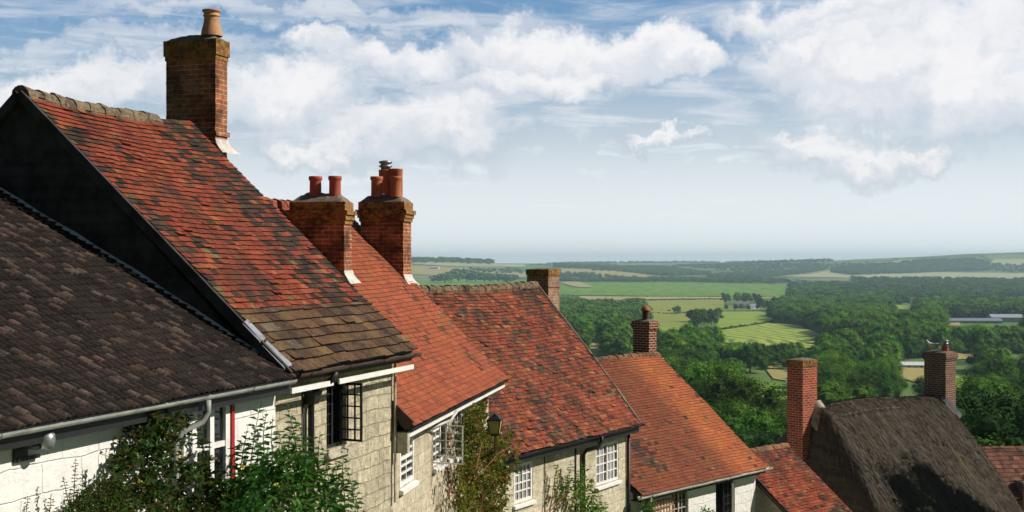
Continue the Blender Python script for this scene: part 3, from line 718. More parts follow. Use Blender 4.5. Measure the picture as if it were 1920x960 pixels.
# far farm buildings, each a small pitched building
def farm(name, label, px, py, wd, dp, h, rh, az, wallc, roofc, n=3):
    p = at(px, py); r = empty(name, (p.x, p.y, p.z - .3), -R(az)); tag(r, label, 'building')
    wm = plain('render_wall', wallc, .8, .08, .3); rm = plain('slate_roof', roofc, .6, .1, .3)
    mb = MB(); x, y = wd / 2, dp / 2; mb.box(-x, x, -y, y, 0, h); mb.quad((-x + .01, -y, h), (-x + .01, 0, h + rh), (-x + .01, y, h)); mb.quad((x - .01, y, h), (x - .01, 0, h + rh), (x - .01, -y, h))
    mb.build('wall', wm, r)
    mb = MB(); e = .4
    for sg in (-1, 1):
        mb.hexa([(-x - e, sg * (y + e), h - .2), (x + e, sg * (y + e), h - .2), (x + e, 0, h + rh), (-x - e, 0, h + rh)],
                [(-x - e, sg * (y + e), h), (x + e, sg * (y + e), h), (x + e, 0, h + rh + .2), (-x - e, 0, h + rh + .2)])
    mb.build('roof', rm, r)
    for i in range(n):
        mb = MB(); cx = -x + wd * (i + .5) / n; mb.box(cx - .7, cx + .7, -y - .04, -y + .02, h * .35, h * .75); mb.build('window', M['glass'], r)
    return r
farm('farmhouse', 'white farmhouse with grey slate roof among trees in the pastures', 1392, 578, 20, 9, 6, 4.5, 10, (.75, .73, .70), (.22, .24, .30), 4)
farm('barn', 'lower grey roofed barn adjoining the white farmhouse', 1412, 579, 14, 8, 4, 3.2, -25, (.62, .60, .58), (.20, .24, .33), 2)
farm('barn', 'long low grey barn at the right between two woods', 1825, 606, 60, 16, 3.4, 2.4, 2, (.30, .30, .34), (.22, .22, .28), 5)
farm('barn', 'taller grey roofed shed at the right end of the long barn', 1885, 604, 36, 16, 6, 3.4, 2, (.40, .40, .44), (.34, .35, .42), 4)
farm('greenhouse', 'long white roofed greenhouse left of the bird chimney', 1696, 690, 20, 7, 2.2, 1.4, 6, (.55, .58, .60), (.62, .66, .70), 6)
farm('farmhouse', 'white gabled house tucked against the big wood', 1713, 577, 9, 6, 8, 3, 20, (.78, .76, .72), (.3, .28, .28), 2)
farm('barn', 'pale barn above the bright green field behind the pale chimney', 1078, 527.5, 55, 15, 8, 5, 5, (.72, .68, .64), (.55, .48, .44), 4)
farm('farmhouse', 'tiny white farmhouse far off above the long red roof', 815, 505, 40, 15, 10, 6, 10, (.75, .75, .72), (.5, .5, .5), 3)
mb = MB(); p = at(1622, 682)
for i in range(8):
    for j in range(4):
        def tp(a, b): return (a * 1.1 - 4.4, b * 1.3, 3.2 * math.sin(math.pi * (b + .01) / 4.02) * .6 + .6 * mn.noise(V((a, b, 0))) + .3)
        mb.quad(tp(i, j), tp(i + 1, j), tp(i + 1, j + 1), tp(i, j + 1))
o = mb.build('tarpaulin', plain('teal_sheet', (.05, .38, .32), .5), None, True); o.location = (p.x, p.y, p.z + 5.0); tag(o, 'teal tarpaulin sheet over a heap among the dark trees', 'tarpaulin')

# haze: one closed box of thin even air round everything
mb = MB(); mb.box(-14500, 15500, -340, 17100, -140, 110)
hz = mb.build('haze', [], None); tag(hz, 'blue summer haze over the vale', None, None, 'stuff')
m = bpy.data.materials.new('haze'); m.use_nodes = True; t = NT(m.node_tree); t.n.clear()
pv = t.n.new('ShaderNodeVolumePrincipled'); pv.inputs['Color'].default_value = (.60, .82, 1.0, 1); pv.inputs['Density'].default_value = .75e-4; pv.inputs['Anisotropy'].default_value = .15
ou = t.n.new('ShaderNodeOutputMaterial'); t.l.new(pv.outputs[0], ou.inputs['Volume']); hz.data.materials.append(m)
# ------------------------------------------------------------------ the row of cottages
class House:
    """local frame: x = outwards to the street (0 at the eaves edge), y = down the row, z = 0 at the eaves"""
    def __init__(s, name, label, corner_px, depth, az, pitch, length, slope, ground_drop=5.0, cat='cottage', over=.32):
        s.az = R(az); s.D = V((math.sin(s.az), math.cos(s.az), 0)); s.O = V((math.cos(s.az), -math.sin(s.az), 0))
        s.E = ray(*corner_px) * depth; s.p = R(pitch); s.L = length; s.T = slope; s.over = over; s.gd = ground_drop
        s.root = empty(name, (s.E.x, s.E.y, s.E.z - ground_drop), -s.az); tag(s.root, label, cat)
        s.sag = .0; s.bell = 0; s.seed = len(name) + length
        print(label[:30], 'E', [round(c, 2) for c in s.E], 'ridge o', round(-slope * math.cos(s.p), 2), 'z', round(slope * math.sin(s.p), 2))
    def mb(s): return MB(s.gd)
    def loc(s, P): q = P - s.E; return V((q.dot(s.O), q.dot(s.D), q.z))
    def world(s, q): return s.E + s.O * q[0] + s.D * q[1] + V((0, 0, q[2]))
    def px(s, q): p = s.world(q); return (960 + p.x / p.y * F, 492 - p.z / p.y * F)
    def hit(s, px, py, n, d):
        """ray through a direction with the local plane n.q = d"""
        r = ray(px, py); a = V((r.dot(s.O), r.dot(s.D), r.z)); b = s.loc(V((0, 0, 0)))
        t = (d - n.dot(b)) / n.dot(a); return b + a * t
    def on_roof(s, px, py, lift=0.0): return s.hit(px, py, V((math.sin(s.p), 0, math.cos(s.p))), lift)
    def on_wall(s, px, py, x=None): return s.hit(px, py, V((1, 0, 0)), -s.over if x is None else x)
    def on_gable(s, px, py, y=0.0): return s.hit(px, py, V((0, 1, 0)), y)
    def S(s, y, t, n=0.0):
        """roof surface: y along the row, t up the slope, n off the surface"""
        c, k = math.cos(s.p), math.sin(s.p)
        q = mn.noise(V((y * .55 + s.seed * 3.7, t * .55, s.seed))) * .045 - s.sag * math.sin(math.pi * min(1, max(0, y / s.L))) * (t / s.T)
        if s.bell: q += s.bell * max(0, 1 - t / 1.1) ** 2
        n = n + q; return V((-t * c + n * k, y, t * k + n * c))
    def tiles(s, name, colfn, gauge=.1, wd=.165, th=.013, y0=0.0, y1=None, t0=0.0, t1=None, mat='tile', jit=1.0, edge=None, over=.04):
        y1 = s.L if y1 is None else y1; t1 = s.T if t1 is None else t1; m = s.mb(); i = 0; t = t0 - over
        while t < t1 - gauge * .4:
            row = ru(-.3, .3) * gauge * .06 * jit; y = y0 - (wd / 2 if i % 2 else 0) - ru(0, .02)
            while y < y1:
                w_ = wd * (1 if th < .02 else ru(.7, 1.35)); a, b = max(y, y0 - .02), min(y + w_ - .004, y1 + .02)
                if edge: a = max(a, edge(t)[0]); b = min(b, edge(t)[1])
                if b - a > .03:
                    cc = colfn((a + b) / 2, t, i)
                    if cc is not None:
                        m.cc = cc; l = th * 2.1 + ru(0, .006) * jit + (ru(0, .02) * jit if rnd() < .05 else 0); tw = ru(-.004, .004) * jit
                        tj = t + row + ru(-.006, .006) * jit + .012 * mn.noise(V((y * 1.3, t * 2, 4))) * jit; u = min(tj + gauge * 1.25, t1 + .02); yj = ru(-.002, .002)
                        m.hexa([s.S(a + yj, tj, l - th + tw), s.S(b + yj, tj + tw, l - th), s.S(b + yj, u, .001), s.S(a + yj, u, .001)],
                               [s.S(a + yj, tj, l + tw), s.S(b + yj, tj + tw, l), s.S(b, u, th + .001), s.S(a + yj, u, th + .001)], (.012, .007, .005))  # dark butt edges: shadow line under each course, with dirt, put into colour
                y += w_
            t += gauge; i += 1
        return m.build(name, M[mat], s.root, False, True)
    def deck(s, rear=True, t1=None):
        m = s.mb(); n = 8; T_ = s.T if t1 is None else t1
        for i in range(n):
            for j in range(n):
                a, b = s.L * i / n, s.L * (i + 1) / n; c, d = T_ * j / n, T_ * (j + 1) / n
                m.quad(s.S(a, c, -.02), s.S(b, c, -.02), s.S(b, d, -.02), s.S(a, d, -.02))
                m.quad(s.S(a, c, -.12), s.S(a, d, -.12), s.S(b, d, -.12), s.S(b, c, -.12))
        for y in (0, s.L): m.quad(s.S(y, 0, -.02), s.S(y, T_, -.02), s.S(y, T_, -.12), s.S(y, 0, -.12))
        m.quad(s.S(0, 0, -.02), s.S(0, 0, -.12), s.S(s.L, 0, -.12), s.S(s.L, 0, -.02))
        return m.build('roof_deck', M['deck'], s.root)
    def rear(s, colr=(.25, .08, .04)):
        m = s.mb(); m.cc = colr; x, z = s.S(0, s.T).x, s.S(0, s.T).z
        m.hexa([(x, 0, z - .1), (x, s.L, z - .1), (x * 2, s.L, -.1), (x * 2, 0, -.1)][::-1], [(x, 0, z - .02), (x, s.L, z - .02), (x * 2, s.L, 0), (x * 2, 0, 0)][::-1])
        m.build('rear_roof', M['tile'], s.root, False, True)
    def ridge(s, colfn, r=.13, seg=.33, y0=None, y1=None, name='ridge', lift=-.05, mat='ridge'):
        m = s.mb(); y0 = 0 if y0 is None else y0; y1 = s.L if y1 is None else y1; n = max(2, int((y1 - y0) / seg)); K = 9
        for i in range(n):
            a = y0 + (y1 - y0) * i / n; b = y0 + (y1 - y0) * (i + 1) / n + .03; m.cc = colfn(i)
            ca, cb = s.S(a, s.T), s.S(b, s.T); ca.z += lift + ru(-.008, .008); cb.z += lift - .012; ra, rb = r * 1.06, r * .97; pa = []; pb = []
            for j in range(K + 1):
                an = -.35 + (math.pi + .7) * j / K
                w1 = 1 + .3 * mn.noise(V((a * 9, j * .7, 1))); w2 = 1 + .3 * mn.noise(V((b * 9, j * .7, 1)))
                pa.append(ca + V((math.cos(an) * ra * w1, 0, math.sin(an) * ra * w1))); pb.append(cb + V((math.cos(an) * rb * w2, 0, math.sin(an) * rb * w2)))
            for j in range(K): m.quad(pa[j], pa[j + 1], pb[j + 1], pb[j])
            m.quad(*pa[::-1]); m.quad(*pb)
        return m.build(name, M[mat], s.root, False, True)
    def walls(s, mat, holes=(), y0=0.0, y1=None, top=-.02, gable_mat=None, thick=.35, far=True):
        y1 = s.L if y1 is None else y1; x = -s.over; m = s.mb(); bot = -s.gd - 1.5
        ys = sorted({y0, y1} | {v for h in holes for v in h[:2]}); zs = sorted({bot, top} | {v for h in holes for v in h[2:4]})
        ys = [y for y in ys if y0 <= y <= y1]; zs = [z for z in zs if bot <= z <= top]
        def hole(a, b): return any(h[0] <= a <= h[1] and h[2] <= b <= h[3] for h in holes)
        for a, b in zip(ys, ys[1:]):
            for c, d in zip(zs, zs[1:]):
                if not hole((a + b) / 2, (c + d) / 2):
                    nn = max(1, int((b - a) / .3)); kk = max(1, int((d - c) / .3))
                    for i in range(nn):
                        for j in range(kk):
                            y_, Y_, z_, Z_ = a + (b - a) * i / nn, a + (b - a) * (i + 1) / nn, c + (d - c) * j / kk, c + (d - c) * (j + 1) / kk
                            m.quad((x, y_, z_), (x, Y_, z_), (x, Y_, Z_), (x, y_, Z_))
        for h in holes:
            a, b, c, d = h[:4]; q = x - .16
            m.quad((x, a, c), (q, a, c), (q, a, d), (x, a, d)); m.quad((x, b, c), (x, b, d), (q, b, d), (q, b, c))
            m.quad((x, a, c), (x, b, c), (q, b, c), (q, a, c)); m.quad((x, a, d), (q, a, d), (q, b, d), (x, b, d))
        r = s.S(0, s.T); rx, rz = r.x, r.z - .13; bx = 2 * rx + s.over
        m.quad((x, y1, bot), (bx, y1, bot), (bx, y1, top), (rx, y1, rz), (x, y1, top))
        m.quad((bx, y1, bot), (bx, y0, bot), (bx, y0, top), (bx, y1, top))
        if not gable_mat: m.quad((x, y0, bot), (x, y0, top), (rx, y0, rz), (bx, y0, top), (bx, y0, bot))
        m.build('wall', M[mat], s.root)
    def window(s, px0, px1, pyt, pyb, nx, ny, label=None, mat='white', casements=1, frame=.05, bar=.022, sill=True, rec=.1, curtain=False, sillmat=None, open_=None, meet=False):
        """window given by the directions of its near jamb, far jamb and of its head and foot at the near jamb; returns the hole"""
        a = s.on_wall(px0, pyt); b = s.on_wall(px1, pyt); c = s.on_wall(px0, pyb)
        y0, y1, z0, z1 = a.y, b.y, c.z, a.z; x = -s.over - rec; m = s.mb(); f = frame
        m.box(x - .05, x + .03, y0, y0 + f, z0, z1); m.box(x - .05, x + .03, y1 - f, y1, z0, z1)
        m.box(x - .05, x + .03, y0 + f, y1 - f, z0, z0 + f); m.box(x - .05, x + .03, y0 + f, y1 - f, z1 - f, z1)
        w0, w1, h0, h1 = y0 + f, y1 - f, z0 + f, z1 - f
        for k in range(casements):
            a0 = w0 + (w1 - w0) * k / casements; a1 = w0 + (w1 - w0) * (k + 1) / casements
            if k: m.box(x - .045, x + .036, a0 - f * .45, a0 + f * .45, h0, h1)
            if open_ is not None and k == open_: continue
            for i in range(1, nx):
                yy = a0 + (a1 - a0) * i / nx; m.box(x - .02, x + .018, yy - bar / 2, yy + bar / 2, h0, h1)
            for j in range(1, ny):
                zz = h0 + (h1 - h0) * j / ny; hb = bar * (1.8 if meet and j == ny // 2 else 1) / 2; m.box(x - .022, x + .02, a0, a1, zz - hb, zz + hb)
        o = m.build('window', M[mat], s.root)
        if label: o['label'] = label
        g = s.mb()
        for k in range(casements):
            a0 = w0 + (w1 - w0) * k / casements; a1 = w0 + (w1 - w0) * (k + 1) / casements
            if open_ is not None and k == open_: g.quad((x - .5, a0, h0), (x - .5, a1, h0), (x - .5, a1, h1), (x - .5, a0, h1))
            else: g.quad((x - .008, a0, h0), (x - .008, a1, h0), (x - .008, a1, h1), (x - .008, a0, h1))
        g.build('pane', M['glass'], o)
        if curtain:
            g = s.mb(); nn = 24
            for i in range(nn):
                yy, Y = w0 + (w1 - w0) * i / nn, w0 + (w1 - w0) * (i + 1) / nn; xx = x - .035 + .006 * math.sin(i * 2.1); X = x - .035 + .006 * math.sin((i + 1) * 2.1)
                if .42 < (i + .5) / nn < .55: continue
                g.quad((xx + .045, yy, h0), (X + .045, Y, h0), (X + .045, Y, h1), (xx + .045, yy, h1)) if False else g.quad((xx + .029, yy, h0), (X + .029, Y, h0), (X + .029, Y, h1), (xx + .029, yy, h1))
            g.build('curtain', M['curtain'], o)
        if sill:
            g = s.mb(); g.hexa([(x - .05, y0 - .06, z0 - .09), (-s.over + .07, y0 - .06, z0 - .10), (-s.over + .07, y1 + .06, z0 - .10), (x - .05, y1 + .06, z0 - .09)],
                               [(x - .05, y0 - .06, z0 - .004), (-s.over + .07, y0 - .06, z0 - .04), (-s.over + .07, y1 + .06, z0 - .04), (x - .05, y1 + .06, z0 - .004)])
            g.build('sill', M[sillmat or mat], o)
        s.win = (y0, y1, z0, z1); return (y0 + .004, y1 - .004, z0 + .004, z1 - .004)
    def casement(s, win, yh, ang, wd, nx, ny, mat, bar=.025, fr=.035, sgn=-1):
        """opened leaf hinged on a jamb at y = yh, swung out by ang degrees"""
        y0, y1, z0, z1 = win; m = s.mb(); x = -s.over - .08; a = R(ang); d = V((math.sin(a), sgn * math.cos(a), 0)); nrm = V((0, 0, 1))
        o_ = V((x, yh, 0)); z0 += .06; z1 -= .06
        def P_(u, z): return o_ + d * u + V((0, 0, z))
        for u in (fr / 2, wd - fr / 2): m.beam(P_(u, z0), P_(u, z1), fr, fr)
        for z in (z0 + fr / 2, z1 - fr / 2): m.beam(P_(fr, z), P_(wd - fr, z), fr, fr)
        for i in range(1, nx): m.beam(P_(wd * i / nx, z0 + fr), P_(wd * i / nx, z1 - fr), bar, bar)
        for j in range(1, ny): z = z0 + (z1 - z0) * j / ny; m.beam(P_(fr, z), P_(wd - fr, z), bar * .9, bar * .9)
        return m.build('casement', M[mat], s.root)
    def downpipe(s, pts, r, mat='black', label=None, name='downpipe'):
        m = s.mb(); m.tube(pts, r, 10); z = pts[-2][2] - .3
        o = m.build(name, M[mat], s.root, True)
        if label: o['label'] = label
        return o
    def gut(s, mat, y0=-.05, y1=None, r=.06, x=.045, z=-.03, label=None):
        y1 = s.L + .05 if y1 is None else y1; m = s.mb(); m.gutter((x, y0, z), (x, y1, z), r); o = m.build('gutter', M[mat], s.root)
        if label: o['label'] = label
        return o
    def fascia(s, mat, h=.16, x=-.03, y0=0, y1=None, z=-.05, d=None):
        y1 = s.L if y1 is None else y1; m = s.mb(); m.box(x - .025, x, y0, y1, z - h, z); m.box(-s.over - .01, x - .025, y0, y1, z - h + .01, z - h + .03); m.build('fascia', M[mat], s.root)
    def chimney(s, x0, x1, y0, y1, zb, zt, mat, cap=(), pots=(), flash='mortar', capmat=None, mound=.16, flash_far=.28, label=None, band=None, flash_faces='lit'):
        """stack with oversailing courses: cap = [(height from top down, projection)...]"""
        m = s.mb(); n = 10
        def shell(a0, a1, b0, b1, z0, z1):
            m.box(a0, a1, b0, b1, z0, z1)
        zc = zt - sum(c[0] for c in cap)
        k = max(1, int((zc - zb) / .075)); step = (zc - zb) / k
        for i in range(k):
            j = ru(-.004, .004); q = ru(-.004, .004)
            shell(x0 + j, x1 + j, y0 + q, y1 + q, zb + i * step, zb + (i + 1) * step - .0005)
        st = m.build('chimney', M[mat], s.root)
        if label: st['label'] = label
        m = s.mb(); z = zc
        for h, pj in cap[::-1]:
            kk = max(1, round(h / .075))
            for i in range(kk):
                j = ru(-.007, .007); m.box(x0 - pj + j, x1 + pj + j, y0 - pj - j, y1 + pj - j, z + h * i / kk, z + h * (i + 1) / kk - .0006)
            z += h
        if cap: m.build('cap', M[capmat or mat], st)
        if band:
            m = s.mb(); zb_, hb, pj = band; m.box(x0 - pj, x1 + pj, y0 - pj, y1 + pj, zb_, zb_ + hb); m.build('band_course', M[mat], st)
        pj = cap[0][1] if cap else 0; m = s.mb(); nx_, ny_ = 14, 10
        X0, X1, Y0, Y1 = x0 - pj + .02, x1 + pj - .02, y0 - pj + .02, y1 + pj - .02
        def mz(i, j):
            u, v = i / nx_, j / ny_; e = min(u, 1 - u) * (X1 - X0), min(v, 1 - v) * (Y1 - Y0)
            return zt + mound * min(1, min(e) / .22) ** .8 * (1 + .25 * mn.noise(V((u * 6, v * 6, x0)))) + .012 * mn.noise(V((u * 15, v * 15, 2)))
        for i in range(nx_):
            for j in range(ny_):
                def q(a, b): return (X0 + (X1 - X0) * a / nx_, Y0 + (Y1 - Y0) * b / ny_, mz(a, b))
                m.quad(q(i, j), q(i + 1, j), q(i + 1, j + 1), q(i, j + 1))
        m.build('flaunching', M['flaunch'], st, True)
        for (px_, py_, h, r, pm, style) in pots:
            m = s.mb(); zz = zt + mound * .6
            if style == 'roll': pr = [(r * 1.02, 0), (r, .05), (r * .97, h - .09), (r * 1.0, h - .08), (r * 1.13, h - .06), (r * 1.15, h - .03), (r * 1.1, h), (r * .86, h), (r * .84, h - .3)]
            elif style == 'taper': pr = [(r * 1.32, 0), (r * 1.25, .08), (r * 1.02, h * .45), (r * .92, h * .72), (r * .94, h * .74), (r * 1.06, h * .76), (r * 1.06, h * .80), (r * .95, h * .82), (r, h * .92), (r * 1.16, h * .94), (r * 1.16, h), (r * .88, h), (r * .85, h - .3)]
            else: pr = [(r, 0), (r, h - .03), (r * 1.04, h - .02), (r * 1.04, h), (r * .86, h), (r * .84, h - .3)]
            m.lathe((px_, py_, zz), pr, 24); m.build('chimney_pot', M[pm], st, True)
            if style == 'cowl':
                m = s.mb(); m.lathe((px_, py_, zz + h), [(r * .7, -.02), (r * .7, .05), (r * .98, .06), (r * .98, .09), (r * .74, .10), (r * .74, .13), (r * .98, .14), (r * .98, .18), (r * .2, .2)], 20); m.build('cowl', M['cowl'], st, True)
        if flash:
            m = s.mb(); c, k_ = math.cos(s.p), math.sin(s.p); tt = -x1 / c
            up = .17
            # upstand and apron where the street face meets the slope, flaring down over the tiles
            zr = tt * k_; N = 8
            for i in range(N):
                f0, f1 = i / N, (i + 1) / N; ya, yb = y0 - .02 + (y1 - y0 + .04) * f0, y0 - .02 + (y1 - y0 + .04) * f1
                def pr_(f, y, e):
                    w_ = mn.noise(V((y * 8, f * 3, 1))) * .02
                    return V((x1 + .012 + e[0] + w_, y + (flash_far * e[2] * max(0, f - .45) * 1.8), zr + e[1] + w_ * .5))
                lv = [(.0, up * .6, 0), (.02, .03, .1), (.07, -.05, .45), (.13, -.12 * k_ / c * 1.05, 1)]
                for (e0, e1) in zip(lv, lv[1:]): m.quad(pr_(f0, ya, e1), pr_(f1, yb, e1), pr_(f1, yb, e0), pr_(f0, ya, e0))
            m.build('flashing', M[flash], st, True)
        return st

def stain(v, lo=.03, hi=.66, k=9.0):
    return lo + (hi - lo) / (1 + math.exp(-k * (v - .5)))
def clay(base, lichen_fn=None, pdark=.1, dark=(.055, .035, .028), var=.25, warm=(.50, .17, .06), pwarm=.12):
    def f(y, t, i):
        r = random.random(); c = base
        if r < pwarm: c = warm
        l = pdark + (lichen_fn(y, t) if lichen_fn else 0)
        if random.random() < l: q_ = ru(.65, 1.45); g_ = rnd(); c = tuple(a * q_ for a in dark) if g_ < .72 else (.115 * q_, .045 * q_, .026 * q_) if g_ < .93 else (.15 * q_, .11 * q_, .05 * q_)
        k = 1 + ru(-var, var); return (c[0] * k, c[1] * k * ru(.85, 1.15), c[2] * k)
    return f
def N2(y, t, sx, st, seed): return mn.noise(V((y * sx, t * st, seed))) 

# ---- first cottage: low dark pantiled roof over a whitewashed wall
A = House('cottage', 'whitewashed cottage with a low dark brown pantiled roof, nearest on the left', (548, 706), 15.0, 18.1, 28.5, 14.0, 5.05, 5.0, over=.22)
A.E = A.E - A.D * 14.0; A.root.location = (A.E.x, A.E.y, A.E.z - A.gd)
def a_roof():
    m = A.mb(); random.seed(3); g = .125; per = .10; nrow = int(A.T / g) + 1; y0 = 0
    for i in range(nrow):
        ta = i * g - .05; tb = min((i + 1) * g + .01, A.T)
        if tb <= ta: continue
        y = y0
        while y < A.L + .0:
            c = ru(.6, 1.5); l = ru(0, .008); dt = ru(-.008, .008)
            m.cc = (.026 * c, .020 * c, .018 * c) if rnd() > .04 else (.10 * c, .06 * c, .046 * c)
            if rnd() < .17: q_ = ru(.7, 1.5); m.cc = (.095 * q_, .070 * q_, .060 * q_)
            K = 4; pts = []
            for k in range(K + 1):
                u = k / K; hgt = .030 * math.sin(math.pi * u) ** .8 + ru(-.0015, .0015); pts.append((min(y + per * u, A.L), hgt))
            for k in range(K):
                (ya, ha), (yb, hb) = pts[k], pts[k + 1]
                m.quad(A.S(ya, ta + dt, ha + .026 + l), A.S(yb, ta + dt, hb + .026 + l), A.S(yb, tb, hb + .004), A.S(ya, tb, ha + .004))
                m.quad(A.S(ya, ta + dt, ha + .004), A.S(yb, ta + dt, hb + .004), A.S(yb, ta + dt, hb + .026 + l), A.S(ya, ta + dt, ha + .026 + l))
            y += per
    m.build('roof', M['pantile'], A.root, False, True)
a_roof(); A.deck(); A.rear((.05, .035, .03))
A.ridge(lambda i: (.16, .11, .08), .12, .4, y1=A.L - .35)
holes = [A.window(356, 427, 758, 935, 1, 2, 'large white framed window behind the shrub', 'white', 2, .09, .06, True, rec=.0)]
A.walls('whitewash', holes)
win = A.win; m = A.mb(); m.box(-A.over - .02, -A.over + .05, win[1] + .005, win[1] + .065, win[2] - .2, win[3] + .12); o = m.build('window_trim', M['red'], A.root); o['label'] = 'red painted upright board beside the white window'
m = A.mb(); m.box(-A.over + .003, -A.over + .03, win[0] - .16, win[0] - .01, win[2] - .1, win[3] + .08); m.build('shutter', M['white'], A.root)
A.fascia('black', .14, -.03); A.gut('grey_gutter', 0, A.L - .02, .05, .03)
q = A.on_wall(322, 790); A.downpipe([(.045, q.y + .25, -.08), (.045, q.y + .25, -.2), (.0, q.y + .22, -.30), (-.12, q.y + .04, -.38), (-.17, q.y, -.5), (-.17, q.y, -4.9)], .032, 'grey_gutter', 'pale downpipe with swan neck half covered by climber')
q = A.on_wall(38, 838)
m = A.mb(); X = -A.over; m.box(X + .002, X + .03, q.y - .10, q.y + .06, q.z - .12, q.z + .16); m.beam((X + .03, q.y - .08, q.z - .10), (X + .03, q.y + .2, q.z - .10), .03, .03)
m.tube([(X + .02, q.y + .02, q.z + .06), (X + .16, q.y + .02, q.z + .06)], [.075, .085], 16); m.build('wall_lamp', M['black'], A.root)
m = A.mb(); m.lathe((X + .17, q.y + .12, q.z + .03), [(.0, -.06), (.055, -.05), (.075, .0), (.07, .07), (.03, .1), (0, .1)], 14); o = m.build('lamp_globe', M['cowl'], bpy.data.objects[A.root.children[-1].name], True)

# ---- second cottage: tall red roof, stone slabs at the eaves, boarded gable
B = House('cottage', 'tall stone cottage with red tiled roof and brown stone slabs at its eaves', (545, 695), 15.0, 18.1, 42.5, 3.74, 5.05, 5.0)
B.sag = .09
bq = B.on_roof(435, 590); tb = -bq.x / math.cos(B.p); print('slab line t', tb)
random.seed(12)
def b_l(y, t):
    u = y / B.L; tt = t / B.T; n1 = mn.noise(V((y * 1.5, t * 1.1, 9.0))); n2 = mn.noise(V((y * 4.0, t * 1.3, 29.0)))
    v = .20 + .60 * n1 + .48 * n2
    v += .80 * max(0, 1 - abs(u - (.88 + .05 * tt)) / .34)
    v += .75 * max(0, 1 - u / .12) * (.35 + .65 * tt) + .7 * max(0, 1 - (1 - tt) / .05) + .22 * max(0, 1 - abs(tt - .27) / .10)
    return stain(v)
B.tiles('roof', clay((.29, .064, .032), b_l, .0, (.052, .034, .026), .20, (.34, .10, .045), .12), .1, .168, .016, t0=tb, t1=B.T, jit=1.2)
def slabc(y, t, i):
    r = rnd(); c = (.125, .070, .038) if r < .62 else (.17, .105, .05) if r < .90 else (.17, .135, .095) if r < .94 else (.055, .034, .024)
    k = ru(.7, 1.3); return tuple(a * k for a in c)
o = B.tiles('stone_slates', slabc, tb / 6, .30, .026, t0=.0, t1=tb + .03, mat='slab', jit=1.6)
B.deck(); B.rear(); B.ridge(lambda i: (.23, .18, .12), .125, .30, -.05, 2.9)
def b_gable():
    r = B.S(0, B.T); rx, rz = r.x, r.z - .06; m = B.mb(); bx = 2 * rx; n = 44; z = -2.0; k = 0
    while z < rz - .04:
        z2 = min(z + .15, rz - .02)
        def xs(zz): f = max(0, min(1, zz / rz)); return (-B.over * (1 - f) + rx * f - .02 if zz > 0 else -B.over, (bx + B.over) * (1 - f) + rx * f + .02 if zz > 0 else bx + B.over)
        a, b = xs(z), xs(z2); w_ = ru(-.004, .004)
        m.hexa([(b[1] if 0 else a[1], -.012, z), (a[0], -.012, z), (a[0], .03, z), (a[1], .03, z)], [(b[1], -.0, z2 + .01), (b[0], -.0, z2 + .01), (b[0], .03, z2 + .01), (b[1], .03, z2 + .01)])
        m.hexa([(a[1], -.03 + w_, z - .012), (a[0], -.03, z - .012), (a[0], -.0125, z - .012), (a[1], -.0125, z - .012)], [(b[1], -.014, z2 - .01), (b[0], -.014, z2 - .01), (b[0], -.0125, z2 - .01), (b[1], -.0125, z2 - .01)])
        z = z2
    m.build('gable_boarding', M['board'], B.root)
    m = B.mb()
    for sgn in (0, 1):
        p = V((rx, -.075, rz + .02)); q = V((0.02 if not sgn else bx - .02, -.075, -.05)); m.beam(p, q, .05, .12)
    m.build('bargeboard', M['board'], B.root)
b_gable()
wh = B.window(612, 650, 716, 846, 3, 6, 'dark leaded window with one casement standing open', 'black', 2, .05, .016, True, .10, sillmat='grey_timber', open_=1)
B.walls('stone2', [wh], gable_mat=True); y0, y1, z0, z1 = B.win
B.casement(B.win, y1 - .02, 82, .34, 3, 5, 'black', .02, .028)
B.fascia('fascia', .10, -.03); B.gut('fascia', .1, B.L + .1, .05, .04, -.045, 'dark gutter')
m = B.mb(); a = B.on_wall(540, 722, .02); ya = .15
for (p0, p1) in ((ya - .1, 1.15), (1.32, B.L + .02)):
    m.box(-.035, -.008, p0, p1, -.275, -.21)
o = m.build('soffit_board', M['white'], B.root); o['label'] = 'white painted board under the dark gutter'
q = B.on_wall(574, 740); B.downpipe([(.04, q.y + .1, -.1), (.0, q.y + .08, -.2), (-.2, q.y, -.32), (-.25, q.y, -.45), (-.25, q.y, -4.9)], .04, 'black', 'black downpipe with hopper on the stone wall')
m = B.mb(); m.hexa([(-.31, q.y - .07, -.5), (-.18, q.y - .07, -.5), (-.18, q.y + .07, -.5), (-.31, q.y + .07, -.5)], [(-.31, q.y - .1, -.34), (-.14, q.y - .1, -.34), (-.14, q.y + .1, -.34), (-.31, q.y + .1, -.34)]); m.build('hopper', M['black'], B.root)
B.downpipe([(-.30, q.y - .12, -.3), (-.30, q.y - .10, -1.2), (-.30, q.y - .13, -3), (-.30, q.y - .1, -4.9)], .012, 'black', name='cable')
m = B.mb(); m.tube([(-.27, B.L - .05, -.2), (-.27, B.L - .05, -2.2)], .02, 6); m.build('corner_cable', M['grey_timber'], B.root)
